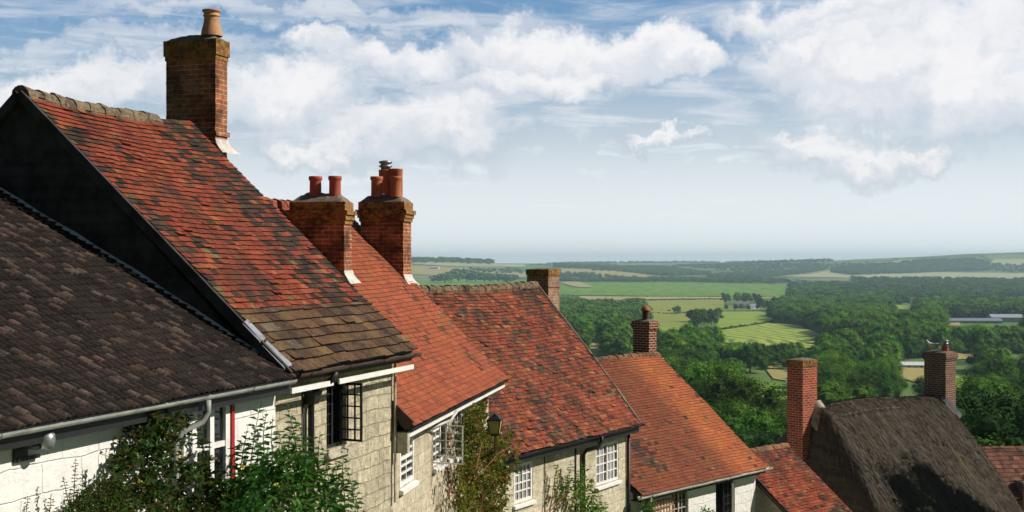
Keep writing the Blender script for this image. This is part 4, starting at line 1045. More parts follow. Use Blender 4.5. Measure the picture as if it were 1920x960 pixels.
# curved rendered buttress low on the stone wall
# flashing where the dark roof of the first cottage meets the gable of the second
m = B.mb(); n = 44; random.seed(5)
for i in range(n):
    t0_, t1_ = A.T * i / n, A.T * (i + 1) / n; q0 = A.S(A.L, t0_, .05); q1 = A.S(A.L, t1_, .05)
    P0 = B.loc(A.world(q0)); P1 = B.loc(A.world(q1)); wv = .022 + .006 * math.sin(i * .7) + .008 * mn.noise(V((i * .4, 0, 0)))
    m.quad(P0 + V((0, -.08, -.015)), P0 + V((0, -.045, wv)), P1 + V((0, -.045, wv)), P1 + V((0, -.08, -.015)))
m.build('step_flashing', M['white_gutter'], B.root, True)
m = B.mb(); g0 = B.on_roof(505, 655); g1 = B.on_roof(545, 690)
for (u0, u1, wd) in ((.82, .50, .03), (.46, .06, .08)):
    a = B.S(-.02, u0, .06); b = B.S(-.02, u1, .06); m.hexa([a + V((0, -.09, -.06)), b + V((0, -.10, -.05)), b + V((0, wd, -.02)), a + V((0, .02, -.02))][::-1], [a + V((0, -.09, -.05)), b + V((0, -.10, -.03)), b + V((0, wd, .01)), a + V((0, .02, .0))][::-1])
m.build('verge_flashing', M['lead'], B.root)
# its tall chimney: plan from where the arrises stand
c1 = B.on_roof(404, 272); yF = c1.y; l1 = B.on_gable(306, 150, yF); top = B.on_gable(405, 72, yF); r1 = B.hit(426, 250, V((1, 0, 0)), c1.x)
print('chimney1', c1, l1, top, r1)
random.seed(2)
B.chimney(l1.x + .05, c1.x, yF, r1.y, c1.z - .9, top.z, 'brick1', [(.24, .03), (.07, .012)], [(c1.x - .17, (yF + r1.y) / 2, .40, .125, 'pot_buff', 'taper')], 'mortar', 'brick_cap', .12, .20,
          'tall weathered brick chimney with one buff pot', band=(c1.z + .13 + .02, .07, .03))

# ---- third cottage: orange roof
C = House('cottage', 'stone cottage with smooth orange tiled roof and white windows, third in the row', (765, 803), 18.6, 10.0, 45.8, 7.85, 4.87, 5.0, over=.35)
C.sag = .06; C.bell = .07; random.seed(31)
def c_l(y, t):
    u = y / C.L; return .40 * max(0, 1 - (1 - u) / .07) + max(0, .9 * (mn.noise(V((y * .9, t * .8, 19.0))) - .3)) + .30 * max(0, 1 - abs(u - .86) / .05)
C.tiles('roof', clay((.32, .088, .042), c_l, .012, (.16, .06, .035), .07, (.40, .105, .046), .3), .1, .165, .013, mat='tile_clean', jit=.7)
C.deck(); C.rear(); C.ridge(lambda i: (.36, .10, .05), .12, .4, y1=7.0)
holes = [C.window(750, 776, 812, 915, 2, 6, 'white sash window nearest the stone cottage', 'white', 1, .07, .03, True, .03, meet=True),
         C.window(812, 842, 790, 876, 2, 5, 'white window with a casement standing open', 'white', 2, .06, .03, True, .05, open_=1),
         ]
w2 = C.win
holes.append(C.window(852, 866, 772, 856, 2, 4, 'white window beside the climber', 'white', 1, .06, .03, True, .03))
C.walls('stone3', holes, y0=.12)
C.casement(w2, w2[0] + .04, 84, .60, 2, 5, 'white', .014, .020)
C.fascia('fascia', .05, -.03); C.gut('black', -.02, C.L + .03, .04, .035, .0)
m = C.mb(); m.box(-.035, -.01, .1, C.L, -.15, -.105); m.build('soffit_board', M['white'], C.root)
m = C.mb(); m.hexa([(-.36, -.03, -.36), (-.0, -.03, -.36), (-.0, .11, -.36), (-.36, .11, -.36)], [(-.36, -.03, -.06), (-.0, -.03, -.06), (-.0, .11, -.06), (-.36, .11, -.06)]); o = m.build('eaves_box', M['grey_timber'], C.root); o['label'] = 'boxed end of the eaves, pale boards'
m = C.mb()
for t in (0,): m.beam(C.S(-.03, 0, .0), C.S(-.03, 1.6, .0), .04, .14)
m.build('bargeboard', M['fascia'], C.root)
q = C.on_wall(812, 760); m = C.mb(); m.tube([(.04, q.y + .1, -.1), (-.05, q.y, -.25), (-.25, q.y - .3, -.32), (-.32, q.y - .5, -.36)], .025, 8); m.build('overflow_pipe', M['white_gutter'], C.root, True)
# chimneys two and three
c2 = C.on_roof(645, 518); yF = c2.y; l2 = C.on_gable(547, 400, yF); top = C.on_gable(647, 378, yF); r2 = C.hit(656, 470, V((1, 0, 0)), c2.x)
print('chimney2', c2, l2, top, r2); wdy = max(.45, r2.y - yF)
random.seed(4)
C.chimney(l2.x, c2.x, yF, yF + wdy, c2.z - .8, top.z, 'brick3', [(.15, .03), (.075, .075), (.09, .05), (.075, .025)],
          [(l2.x + .36, yF + wdy / 2, .36, .105, 'pot_red', 'roll'), (l2.x + .72, yF + wdy / 2, .36, .105, 'pot_red', 'roll')], 'mortar', 'brick_cap', .17, .10, 'broad dark brick chimney with two red pots')
c3 = C.on_roof(756, 524); yF = c3.y; l3 = C.on_gable(676, 430, yF); top = C.on_gable(756, 378, yF); r3 = C.hit(771, 450, V((1, 0, 0)), c3.x)
print('chimney3', c3, l3, top, r3); wdy = max(.45, r3.y - yF); xm = (l3.x + c3.x) / 2
C.chimney(l3.x, c3.x, yF, yF + wdy, c3.z - .9, top.z, 'brick3', [(.16, .035), (.09, .085), (.075, .05), (.075, .025)],
          [(l3.x + .30, yF + .14, .42, .115, 'pot_terra', 'roll'), (l3.x + .38, yF + wdy - .12, .58, .14, 'pot_terra', 'cowl'), (l3.x + .60, yF + wdy - .12, .60, .14, 'pot_terra', 'plain'), (l3.x + .70, yF + .14, .42, .115, 'pot_terra', 'roll')],
          'mortar', 'brick_cap', .17, .2, 'broad brick chimney with four terracotta pots')

# ---- fourth cottage: long mottled roof
Dh = House('cottage', 'long stone cottage with mottled red brown tiled roof and pale brick chimney', (945, 856), 26.5, 31.0, 49.2, 6.5, 4.56, 5.0, over=.32)
Dh.sag = .14; random.seed(44)
def d_l(y, t):
    u, tt = y / 6.5, t / Dh.T
    l = stain(.27 + 1.0 * mn.noise(V((y * .6, t * 1.0, 33.0))) + .42 * mn.noise(V((y * 2.2, t * 2.4, 3.0))), .03, .55) + .5 * max(0, mn.noise(V((y * 1.6, t * 1.6, 3.0))) - .15)
    l += .5 * max(0, 1 - (6.5 - y) / .3) + .35 * max(0, 1 - abs(tt - .93) / .08)
    return min(.85, l)
y_start = -2.4
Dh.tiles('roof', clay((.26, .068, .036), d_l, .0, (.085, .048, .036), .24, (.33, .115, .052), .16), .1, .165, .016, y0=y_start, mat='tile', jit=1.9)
m = Dh.mb(); n = 10
for i in range(n):
    for j in range(6):
        a, b = y_start + (6.5 - y_start) * i / n, y_start + (6.5 - y_start) * (i + 1) / n; c, d = Dh.T * j / 6, Dh.T * (j + 1) / 6
        m.quad(Dh.S(a, c, -.03), Dh.S(b, c, -.03), Dh.S(b, d, -.03), Dh.S(a, d, -.03)); m.quad(Dh.S(a, c, -.12), Dh.S(a, d, -.12), Dh.S(b, d, -.12), Dh.S(b, c, -.12))
m.quad(Dh.S(6.5, 0, -.03), Dh.S(6.5, Dh.T, -.03), Dh.S(6.5, Dh.T, -.12), Dh.S(6.5, 0, -.12)); m.build('roof_deck', M['deck'], Dh.root)
Dh.rear(); Dh.ridge(lambda i: (.22, .16, .105), .13, .3, -1.2, 6.45)
holes = [Dh.window(964, 999, 872, 946, 4, 4, 'white window behind the climber on the buff wall', 'white', 1, .07, .03, True, .04, curtain=True),
         Dh.window(1117, 1160, 836, 912, 3, 4, 'white twin casement window with sixteen small panes and more', 'white', 2, .06, .03, True, .04, curtain=True)]
for o in Dh.root.children:
    if o.name.startswith('window') and o.get('label', '').startswith('white twin'): o['label'] = 'white twin casement window with small panes right of the black downpipe'
Dh.walls('stone4', holes, y0=-.6, y1=6.38)
Dh.fascia('black', .18, -.03, -.5, 6.5); Dh.gut('black', -.4, 6.6, .06)
q = Dh.on_wall(1090, 858); Dh.downpipe([(.045, q.y + .32, -.07), (.045, q.y + .32, -.2), (0, q.y + .25, -.32), (-.2, q.y + .03, -.38), (-.26, q.y, -.5), (-.26, q.y, -4.9)], .045, 'black', 'black downpipe with swan neck')
q = Dh.on_wall(1078, 870); Dh.downpipe([(-.3, q.y, -.3), (-.3, q.y, -1.5), (-.3, q.y, -4.9)], .02, 'black', name='cable')
q = Dh.on_wall(1020, 870); Dh.downpipe([(-.3, q.y, -.3), (-.3, q.y + .02, -1.5), (-.3, q.y, -4.9)], .012, 'stem_red', name='cable')
m = Dh.mb(); m.tube([(-.27, 6.41, -.1), (-.27, 6.41, -4.9)], .045, 8); m.build('downpipe', M['black'], Dh.root, True)
m = Dh.mb()
for i in range(22):
    t = Dh.T * i / 22; m.cc = (ru(.2, .4), ru(.18, .34), ru(.14, .25)); a = Dh.S(6.5, t, .03); b = Dh.S(6.5, t + .2, .035); m.beam(a, b, .06 * ru(.6, 1.3), .03)
m.build('verge_mortar', M['flaunch'], Dh.root)
c4 = Dh.on_roof(1028, 549); yF = c4.y; l4 = Dh.on_gable(988, 530, yF); top = Dh.on_gable(1029, 505, yF); r4 = Dh.hit(1049, 530, V((1, 0, 0)), c4.x)
print('chimney4', c4, l4, top, r4); random.seed(6)
Dh.chimney(l4.x, c4.x, yF, r4.y, c4.z - .8, top.z, 'brick_pale', [(.14, .02), (.06, .0)], [], None, 'brick_cap', .03, label='low pale brick chimney without a pot', band=(c4.z + .14, .06, .025))

# ---- fifth cottage: brown-orange roof, pale gutter, white wall
E5 = House('cottage', 'white walled cottage with orange brown tiled roof and pale gutter', (1200, 930), 32.1, 41.5, 39.0, 6.1, 4.9, 5.0, over=.3)
vp = E5.on_gable(1232, 664, E5.L); ev = E5.on_gable(1437, 880, E5.L)
E5.L = E5.on_roof(1437, 879).y; vp = E5.on_gable(1232, 664, E5.L); E5.p = math.atan2(vp.z, -vp.x); E5.L = E5.on_wall(1437, 879, 0.0).y
vp = E5.on_gable(1232, 664, E5.L); E5.p = math.atan2(vp.z, -vp.x); E5.T = math.hypot(vp.x, vp.z); print('E5', E5.L, math.degrees(E5.p), E5.T)
random.seed(51)
def e_l(y, t):
    u, tt = y / E5.L, t / E5.T
    return .18 * max(0, 1 - abs(u - .05) / .1) + 1.5 * max(0, mn.noise(V((y * .7, t * .5, 53.0))) - .2) * (1 if u < .5 else .1) + .55 * max(0, 1 - math.hypot((u - .22) / .16, (tt - .33) / .28)) + .2 * max(0, 1 - (1 - u) / .04)
def e_col(y, t, i):
    u = y / E5.L + .03 * mn.noise(V((y, t * .5, 2))); k = max(0, 1 - abs(u - .83) / .17) if u < .83 else 1 - .4 * (u - .83) / .17
    if u < .66: k = 0
    base = tuple(a * (1 - k) + b * k for a, b in zip((.22, .070, .036), (.44, .135, .050)))
    return clay(base, e_l, .02, (.075, .045, .035), .10, tuple(min(1, b * 1.15) for b in base), .2)(y, t, i)
def e_edge(t):
    P = E5.world(E5.S(0, t)); return ((6.56 - (P - Dh.E).dot(Dh.D)) / E5.D.dot(Dh.D), E5.L + .02)
E5.tiles('roof', e_col, .1, .165, .014, y0=-1.6, edge=e_edge, mat='tile_clean', jit=1.0)
m = E5.mb(); ea, eb = e_edge(0)[0] + .03, e_edge(E5.T)[0] + .03; m.hexa([E5.S(ea, 0, -.15), E5.S(E5.L, 0, -.15), E5.S(E5.L, E5.T, -.15), E5.S(eb, E5.T, -.15)], [E5.S(ea, 0, -.05), E5.S(E5.L, 0, -.05), E5.S(E5.L, E5.T, -.05), E5.S(eb, E5.T, -.05)]); m.build('roof_deck', M['deck'], E5.root)
E5.rear(); E5.ridge(lambda i: (.26, .135, .08), .12, .35, e_edge(E5.T)[0], E5.L)
holes = [E5.window(1259, 1291, 926, 990, 2, 4, 'window half behind the wooden trellis', 'grey_timber', 2, .05, .025, False, .08),
         E5.window(1342, 1378, 905, 985, 2, 5, 'dark window with an opened casement', 'black', 2, .05, .02, False, .1, open_=0)]
w5 = E5.win
E5.walls('whitewash', holes, y0=.12, y1=E5.L - .1)
E5.casement(w5, w5[1] - .05, 35, .5, 2, 5, 'grey_timber', .02, .03)
E5.fascia('fascia', .12, -.03); E5.gut('white_gutter', -.1, E5.L + .15, .075, .06, -.01)
m = E5.mb(); a = E5.on_wall(1214, 935); b = E5.on_wall(1258, 930); X = -E5.over + .05
for i in range(9): y = a.y + (b.y - a.y) * i / 8; m.beam((X, y, -2.2), (X, y, -.28), .03, .02)
for j in range(12): z = -.32 - j * .16; m.beam((X + .022, a.y, z), (X + .022, b.y, z), .02, .03)
o = m.build('trellis', M['timber'], E5.root); o['label'] = 'orange wooden trellis on the white wall'
q = E5.on_wall(1212, 940); m = E5.mb(); m.tube([(.05, q.y - .3, -.08), (.02, q.y - .3, -.2), (-.2, q.y - .25, -.4), (-.22, q.y - .25, -4.9)], .04, 8); m.build('downpipe', M['white_gutter'], E5.root, True)
c5 = E5.on_roof(1217, 668); yF = c5.y; l5 = E5.on_gable(1187, 640, yF); top = E5.on_gable(1217, 603, yF); r5 = E5.hit(1231, 640, V((1, 0, 0)), c5.x)
print('chimney5', c5, l5, top, r5); random.seed(8)
E5.chimney(l5.x, c5.x, yF, r5.y, c5.z - .8, top.z, 'brick5', [(.075, .035), (.08, .07), (.08, .035)], [(l5.x * .45 + c5.x * .55, (yF + r5.y) / 2, .30, .10, 'fascia', 'plain')], 'lead', 'brick5', .07, .25, 'short brick chimney with white mortar and a capped pot')
st = [o for o in E5.root.children if o.get('label', '').startswith('short brick')][0]
m = E5.mb(); m.lathe((l5.x * .45 + c5.x * .55, (yF + r5.y) / 2, top.z + .35), [(.15, -.03), (.16, .0), (.10, .07), (.03, .13), (0, .13)], 18); m.build('pot_hood', M['pot_terra'], st, True)

# ---- small red roof below
G6 = House('cottage', 'small cottage with bright red tiled roof against the thatched house', (1590, 955), 37.8, 47.0, 40.0, 7.0, 4.4, 4.5, over=.3)
r6 = G6.on_gable(1475, 834, 0.0); G6.p = math.atan2(r6.z, -r6.x); print('G6 pitch', math.degrees(G6.p), r6)
ext = .9; G6.T = math.hypot(r6.x, r6.z) + ext; G6.E = G6.world((ext * math.cos(G6.p), -6.0, -ext * math.sin(G6.p))); G6.root.location = (G6.E.x, G6.E.y, G6.E.z - G6.gd); G6.L = 6.0
random.seed(66)
def g_edge(t):
    P = G6.world(G6.S(0, t)); return ((E5.L + .0 - (P - E5.E).dot(E5.D)) / G6.D.dot(E5.D), G6.L + .02)
G6.tiles('roof', clay((.28, .064, .032), lambda y, t: 1.3 * max(0, mn.noise(V((y * .8, t * .8, 63.0))) - .12) + .2 * (t > G6.T - .7), .07, (.07, .045, .036), .3, (.32, .11, .05), .15), .1, .165, .015, mat='tile', jit=1.5, edge=g_edge)
m = G6.mb(); ea, eb = g_edge(0)[0] + .03, g_edge(G6.T)[0] + .03
m.hexa([G6.S(ea, 0, -.15), G6.S(G6.L, 0, -.15), G6.S(G6.L, G6.T, -.15), G6.S(eb, G6.T, -.15)], [G6.S(ea, 0, -.04), G6.S(G6.L, 0, -.04), G6.S(G6.L, G6.T, -.04), G6.S(eb, G6.T, -.04)]); m.build('roof_deck', M['deck'], G6.root)
print('g edge', g_edge(0), g_edge(G6.T))
G6.ridge(lambda i: (.30, .15, .08), .12, .35, max(0, g_edge(G6.T)[0])); G6.walls('stone4', [], y0=g_edge(0)[0] + .4)

# ---- thatched house
H7 = House('cottage', 'thatched house with a scarlet and a brown brick chimney at its two ends', (1915, 955), 42.9, 50.0, 50.0, 7.6, 4.95, 4.5, over=.3)
rd = H7.on_gable(1757, 730, 0.0); print('H7 ridge', rd, math.degrees(math.atan2(rd.z, -rd.x)))
H7.L = 7.4; H7.E = H7.world((.35, -H7.L, -.45)); H7.root.location = (H7.E.x, H7.E.y, H7.E.z - H7.gd)
XR, ZR = rd.x - .35, rd.z + .45
def th_z(x, y):
    """height of the thatch at a plan position"""
    k = ZR / -XR; u = abs(x - XR); z = ZR + .10 - k * (math.sqrt(u * u + .10) - .25) * 1.0
    z += .12 * math.exp(-((u - 1.6) / 1.2) ** 2)                     # full, rounded slope
    hy = y - .15; hip = ZR + .25 - max(0, .42 - hy) ** 1.2 * 4.5
    kk = 5.0; z = -math.log(math.exp(-kk * z * .5) + math.exp(-kk * hip * .5)) / (kk * .5) if hip < z + 3 else z
    e = H7.L - y; z -= .18 * max(0, 1 - e / .5) ** 2 * 1.5
    z += .04 * mn.noise(V((x * .5, y * .6, 5))) + .10 * math.sin(math.pi * y / H7.L * 1.15) * (1 if u < 1.2 else .6) - .06
    if u < .62 and y < 4.6: z += .07
    return z
def thatch():
    m = H7.mb(); nx_, ny_ = 110, 110; x0, x1, y0, y1 = 2 * XR - .35, .35, -.30, H7.L + .05
    def p(i, j):
        x = x0 + (x1 - x0) * i / nx_; y = y0 + (y1 - y0) * j / ny_; return V((x, y, th_z(x, y) + .010 * mn.noise(V((x * 2, y * 9, 1))) + .006 * mn.noise(V((x * 12, y * 30, 1)))))
    for i in range(nx_):
        for j in range(ny_):
            m.quad(p(i, j), p(i + 1, j), p(i + 1, j + 1), p(i, j + 1))
    dn = V((0, 0, -.4))
    for i in range(nx_):
        for j in (0, ny_): a, b = p(i, j), p(i + 1, j); m.quad(a, a + dn, b + dn, b)
    for j in range(ny_):
        for i in (0, nx_): a, b = p(i, j), p(i, j + 1); m.quad(a, b, b + dn, a + dn)
    o = m.build('thatch', M['thatch'], H7.root, True)
    # loose straws over the coat
    random.seed(77); m = H7.mb()
    for k in range(15000):
        x = ru(XR - .3, .33); y = ru(-.28, H7.L); z = th_z(x, y); dx_ = .05; g = (th_z(x + dx_, y) - z) / dx_; gy = (th_z(x, y + dx_) - z) / dx_
        d = V((1, ru(-.12, .12) - gy * .35, 0)); d.z = g * d.x + gy * d.y; d.normalize(); n = V((-g, -gy, 1)).normalized(); s_ = d.cross(n)
        L_ = ru(.08, .30); w_ = ru(.004, .010); P0 = V((x, y, z)) + n * ru(.006, .03); c = ru(.5, 1.7) * (1 + 1.2 * max(0, mn.noise(V((x * .3, y * 2.2, 8))))); m.cc = (.075 * c, .062 * c, .048 * c)
        m.quad(P0 - s_ * w_, P0 + d * L_ - s_ * w_ * .6 + n * ru(-.015, .012), P0 + d * L_ + s_ * w_ * .6, P0 + s_ * w_)
    m.build('loose_straw', M['straw'], o, False, True)
    # ridge block: liggers and cross spars
    m = H7.mb(); m.cc = (.30, .27, .22)
    def rp(u, y): x = XR + u; return V((x, y, th_z(x, y) + .018))
    ya = 1.0; yb = 4.6; n = 60
    for u in (.10, .60):
        for i in range(n):
            if i % 5 == 4: continue
            m.beam(rp(u, ya + (yb - ya) * i / n), rp(u, ya + (yb - ya) * (i + 1) / n), .014, .014)
    for i in range(16):
        y = ya + .1 + (yb - ya - .2) * i / 16; sg = 1 if i % 2 else -1
        if rnd() < .25: continue
        m.beam(rp(.10, y), rp(.35, y + sg * .09), .010, .01); m.beam(rp(.35, y + sg * .09), rp(.60, y + ru(-.05, .2) * sg), .010, .01)
    m.build('ridge_spars', M['straw'], o, False, True)
    return o
m_, t, b = newmat('thatch', .97, .08); co = obj_co(t); x, y, z = t.sep(co)
st_ = t.noise(t.xyz(t.m('MULTIPLY', x, .5), t.m('MULTIPLY', y, 14.0), t.m('MULTIPLY', z, .5)), 1.6, 8, .75)
st2 = t.noise(t.xyz(t.m('MULTIPLY', x, 1.0), t.m('MULTIPLY', y, 1.7), t.m('MULTIPLY', z, .3)), .9, 5, .6)
k = t.mix(t.ss(st_, .3, .7), (.042, .035, .029), (.125, .104, .086))
k = t.mix(t.m('MULTIPLY', t.ss(st2, .50, .66), .55), k, (.13, .105, .055))
k = t.mix(t.ss(t.noise(t.xyz(t.m('MULTIPLY', x, .06), y, 0.0), 3.2, 3, .6), .60, .68, 0, .55), k, (.17, .155, .14))
k = t.mix(t.ss(t.noise(co, 26, 5, .8), .55, .7, 0, .5), k, (.02, .017, .015))
t.put(k, b.inputs['Base Color']); bump(t, b, t.m('ADD', t.m('MULTIPLY', st_, .5), t.noise(co, 60, 4, .8)), .012); M['thatch'] = m_
m_, t, b = newmat('straw', .95, .1); t.put(t.node('ShaderNodeAttribute', 'Color', {'attribute_name': 'col'}), b.inputs['Base Color']); M['straw'] = m_
th = thatch()
H7.T = 4.9; H7.p = math.atan2(ZR, -XR)
m = H7.mb(); bot = -H7.gd - 3; xx = -.3
for (a, b_) in (((xx, .3), (xx, H7.L - .15)), ((2 * XR + .3, H7.L - .15), (2 * XR + .3, .3))): m.quad((a[0], a[1], bot), (b_[0], b_[1], bot), (b_[0], b_[1], -.1), (a[0], a[1], -.1))
for y in (.3, H7.L - .15): m.quad((xx, y, bot), (2 * XR + .3, y, bot), (2 * XR + .3, y, -.1), (XR, y, ZR - .55 - (1.9 if y < 1 else 0)), (xx, y, -.1))
m.build('wall', M['stone4'], H7.root)
# right chimney at the far gable, left chimney at the near hip
N_ = V((math.sin(H7.p), 0, math.cos(H7.p)))
c7 = H7.on_gable(1773, 760, H7.L - .1); yF = H7.L - .15; l7 = H7.on_gable(1733, 700, yF); a7 = H7.on_gable(1773, 700, yF); top = H7.on_gable(1773, 662, yF); r7 = H7.hit(1792, 700, V((1, 0, 0)), a7.x)
print('chimney7', l7, a7, top, r7, 'ridge', XR, ZR); random.seed(9)
H7.chimney(l7.x, a7.x, yF, r7.y, top.z - 2.6, top.z, 'brick7', [(.10, .05), (.09, .07), (.075, .035)], [(l7.x + .62, (yF + r7.y) / 2, .20, .12, 'pot_terra', 'cowl')], None, 'brick7', .06, label='tall brown brick chimney with a bird on top')
m = H7.mb()
for i in range(7):
    f = i / 7; pa = V((a7.x - .15 + f * .75, yF - .08, 0)); pb = V((a7.x - .15 + (f + 1 / 7) * .75, yF - .08, 0)); pa.z = th_z(pa.x, yF - .2) + .03; pb.z = th_z(pb.x, yF - .2) + .03
    m.quad(pa, pb, pb + V((.02, .12, .13)), pa + V((.02, .12, .13)))
m.build('flashing', M['lead'], [o for o in H7.root.children if o.get('label', '').startswith('tall brown')][0])
yN = -.15; a8 = H7.on_gable(1505, 760, yN); l8 = H7.on_gable(1476, 700, yN); top = H7.on_gable(1505, 676, yN); r8 = H7.hit(1532, 700, V((1, 0, 0)), a8.x)
print('chimney8', l8, a8, top, r8); random.seed(10)
H7.chimney(l8.x, a8.x, yN, r8.y, top.z - 4.8, top.z, 'brick6', [(.22, .012)], [], None, 'brick_cap', .05, label='squat scarlet brick chimney with lichened top')
m = H7.mb(); s8 = [o for o in H7.root.children if o.get('label', '').startswith('squat scarlet')][0]
for j in range(8):
    for i in range(6):
        def fp(i_, j_):
            y = yN + .42 + (r8.y - yN - .25) * j_ / 8; u = i_ / 6; x = a8.x + .005 + .24 * u; z0_ = th_z(x, y); return V((x, y, max(z0_ + .02, z0_ + .20 * (1 - u) ** 1.5 + .02 * mn.noise(V((i_, j_, 0))))))
        m.quad(fp(i, j), fp(i + 1, j), fp(i + 1, j + 1), fp(i, j + 1))
m.build('mortar_fillet', plain('grey_fillet', (.36, .31, .24), .95, .25, 8), s8, True)
# ------------------------------------------------------------------ plants on and before the walls
def leaf(m, p, d, n, L_, w_):
    d = d.normalized(); s_ = d.cross(n)
    if s_.length < 1e-3: s_ = V((1, 0, 0))
    s_ = s_.normalized() * w_; n = s_.cross(d).normalized(); tip = p + d * L_ - n * L_ * .18; mid = p + d * L_ * .45
    m.quad(p, mid + s_ + n * w_ * .5, tip); m.quad(p, tip, mid - s_ + n * w_ * .5)
def rvec(a=1.0): return V((ru(-a, a), ru(-a, a), ru(-a, a)))
def in_poly(P):
    x0, x1 = min(p[0] for p in P), max(p[0] for p in P); y0, y1 = min(p[1] for p in P), max(p[1] for p in P)
    while True:
        q = (ru(x0, x1), ru(y0, y1))
        if inside(q, P): return q
def plant(name, label, cat, H, poly, n, size, mat, xr, stems=(), shoots=(), smat='stem', flowers=None, per=5, aspect=.30, brown=0.0, group=None):
    """leaves in clusters on twigs through a volume before the wall of house H, with free shoots on top"""
    base = H.on_wall(sum(p[0] for p in poly) / len(poly), max(p[1] for p in poly), xr[0]); w0 = H.world(base)
    root = empty(name, (w0.x, w0.y, H.E.z - H.gd), -H.az); tag(root, label, cat, group)
    def T(q): return V((q[0] - base.x, q[1] - base.y, q[2] + H.gd))
    fol = MB(); st = MB()
    for i in range(n):
        px, py = in_poly(poly); xx = xr[0] + (xr[1] - xr[0]) * random.random() ** 1.0; c = T(H.on_wall(px, py, xx))
        dr = V((ru(.2, 1), ru(-1, 1), ru(-.3, 1))).normalized(); ln = size * ru(2, 5); b_ = ru(.6, 1.3)
        if i % 3 == 0: st.tube([c - dr * ln * .6, c + dr * ln], [.004, .0015], 3, False)
        for k in range(per):
            f = k / per; bb = b_ * ru(.6, 1.45); fol.cc = (bb * 1.9, bb * .75, bb * .6) if rnd() < brown else (bb, bb, bb)
            leaf(fol, c + dr * ln * (f - .3), dr * .6 + rvec(), V((0, 0, 1)) + rvec(.6), size * ru(.7, 1.3), size * aspect * ru(.7, 1.2))
    for (px, py, xx, ln, lean) in shoots:
        top = T(H.on_wall(px, py, xx)); bot = top + V((ru(-.1, .1), lean, -ln)); mid = (top + bot) / 2 + V((0, lean * .25, 0)); pts = [bot, mid, top]
        st.tube(pts, [.007, .005, .002], 4, False); k = int(ln / (size * .6))
        for j in range(k):
            f = j / k; c = bot.lerp(mid, f * 2) if f < .5 else mid.lerp(top, f * 2 - 1); a = j * 2.4; sz = size * (1.5 - .75 * f)
            for sg in (0, math.pi):
                dr = V((math.cos(a + sg), math.sin(a + sg), ru(-.1, .6))); bb = ru(.8, 1.35); fol.cc = (bb, bb, bb); leaf(fol, c, dr, V((0, 0, 1)), sz * ru(.8, 1.25), sz * aspect)
    for pts, r_ in stems:
        st.tube([T(H.on_wall(a, b_, c)) for a, b_, c in pts], r_, 5, False)
    fol.build('foliage', M[mat], root, False, True); st.build('stems', M[smat], root)
    if flowers:
        fm, pts = flowers
        for (px, py) in pts:
            f = MB(); c = T(H.on_wall(px, py, xr[1] + .03))
            for k in range(9): leaf(f, c + rvec(.012), rvec(), rvec(), .035, .014)
            f.build('flower', M[fm], root)
    return root
M['petal_yellow'] = plain('yellow_petal', (.62, .48, .10), .7)
M['petal_red'] = plain('red_petal', (.5, .05, .06), .7)
M['petal_white'] = plain('white_petal', (.75, .72, .66), .7)
random.seed(101)
plant('climbing_shrub', 'dark tangled climber hanging over the wall and downpipe of the whitewashed cottage', 'climber', A,
      [(150, 975), (190, 925), (222, 890), (215, 870), (232, 830), (250, 790), (300, 768), (325, 770), (335, 800), (340, 870), (400, 905), (455, 900), (470, 975)], 480, .074, 'leaf_dark', (-.30, .0), brown=.26,
      shoots=[(215, 815, -.2, .25, .05), (232, 792, -.2, .3, .03), (352, 762, -.15, .3, .02), (330, 764, -.15, .4, .05), (280, 758, -.15, .3, .05), (372, 775, -.1, .5, .02), (210, 850, -.2, .3, .05), (200, 880, -.2, .3, .02), (368, 800, -.1, .5, .1), (385, 860, 0, .4, .1), (410, 870, 0, .4, .1), (375, 852, .2, .3, 0), (205, 845, .0, .3, .05)],
      flowers=('petal_yellow', [(338, 852), (402, 858), (262, 905), (395, 905), (418, 930)]), per=6, aspect=.36)
o = plant('garden_shrub', 'brownish flowering stems rising before the white wall at the lower left', 'shrub', A,
      [(100, 990), (150, 925), (185, 900), (230, 900), (240, 990)], 380, .042, 'leaf_dark', (-.1, .25), brown=.35,
      shoots=[(52, 930, .1, .35, .0), (118, 893, .1, .5, .03), (142, 858, .1, .6, .0), (155, 880, .1, .5, .04), (170, 905, .1, .4, 0), (192, 880, .0, .5, .03), (96, 925, .1, .4, 0), (132, 915, .15, .4, .05)], per=5)
sh = []
for (x, y) in [(490, 748), (536, 752), (548, 768), (600, 808), (590, 830), (465, 800), (452, 820), (640, 840), (648, 872), (512, 778), (520, 800), (560, 795), (575, 812), (615, 838), (630, 862), (500, 770), (440, 830), (660, 900), (655, 925), (480, 820), (640, 905), (665, 950), (545, 800), (610, 860), (590, 855)]:
    sh.append((x, y, ru(.1, .5), ru(.45, .8), ru(-.2, .25)))
plant('garden_shrub', 'bright green leafy shrub with tall shoots before the join of white and stone walls', 'shrub', A,
      [(425, 990), (432, 925), (455, 890), (490, 862), (540, 850), (580, 880), (610, 890), (640, 935), (655, 990)], 260, .108, 'leaf_green', (-.25, .45), shoots=sh, per=6, aspect=.26,
      flowers=('petal_yellow', [(455, 876), (520, 910), (470, 935)]))
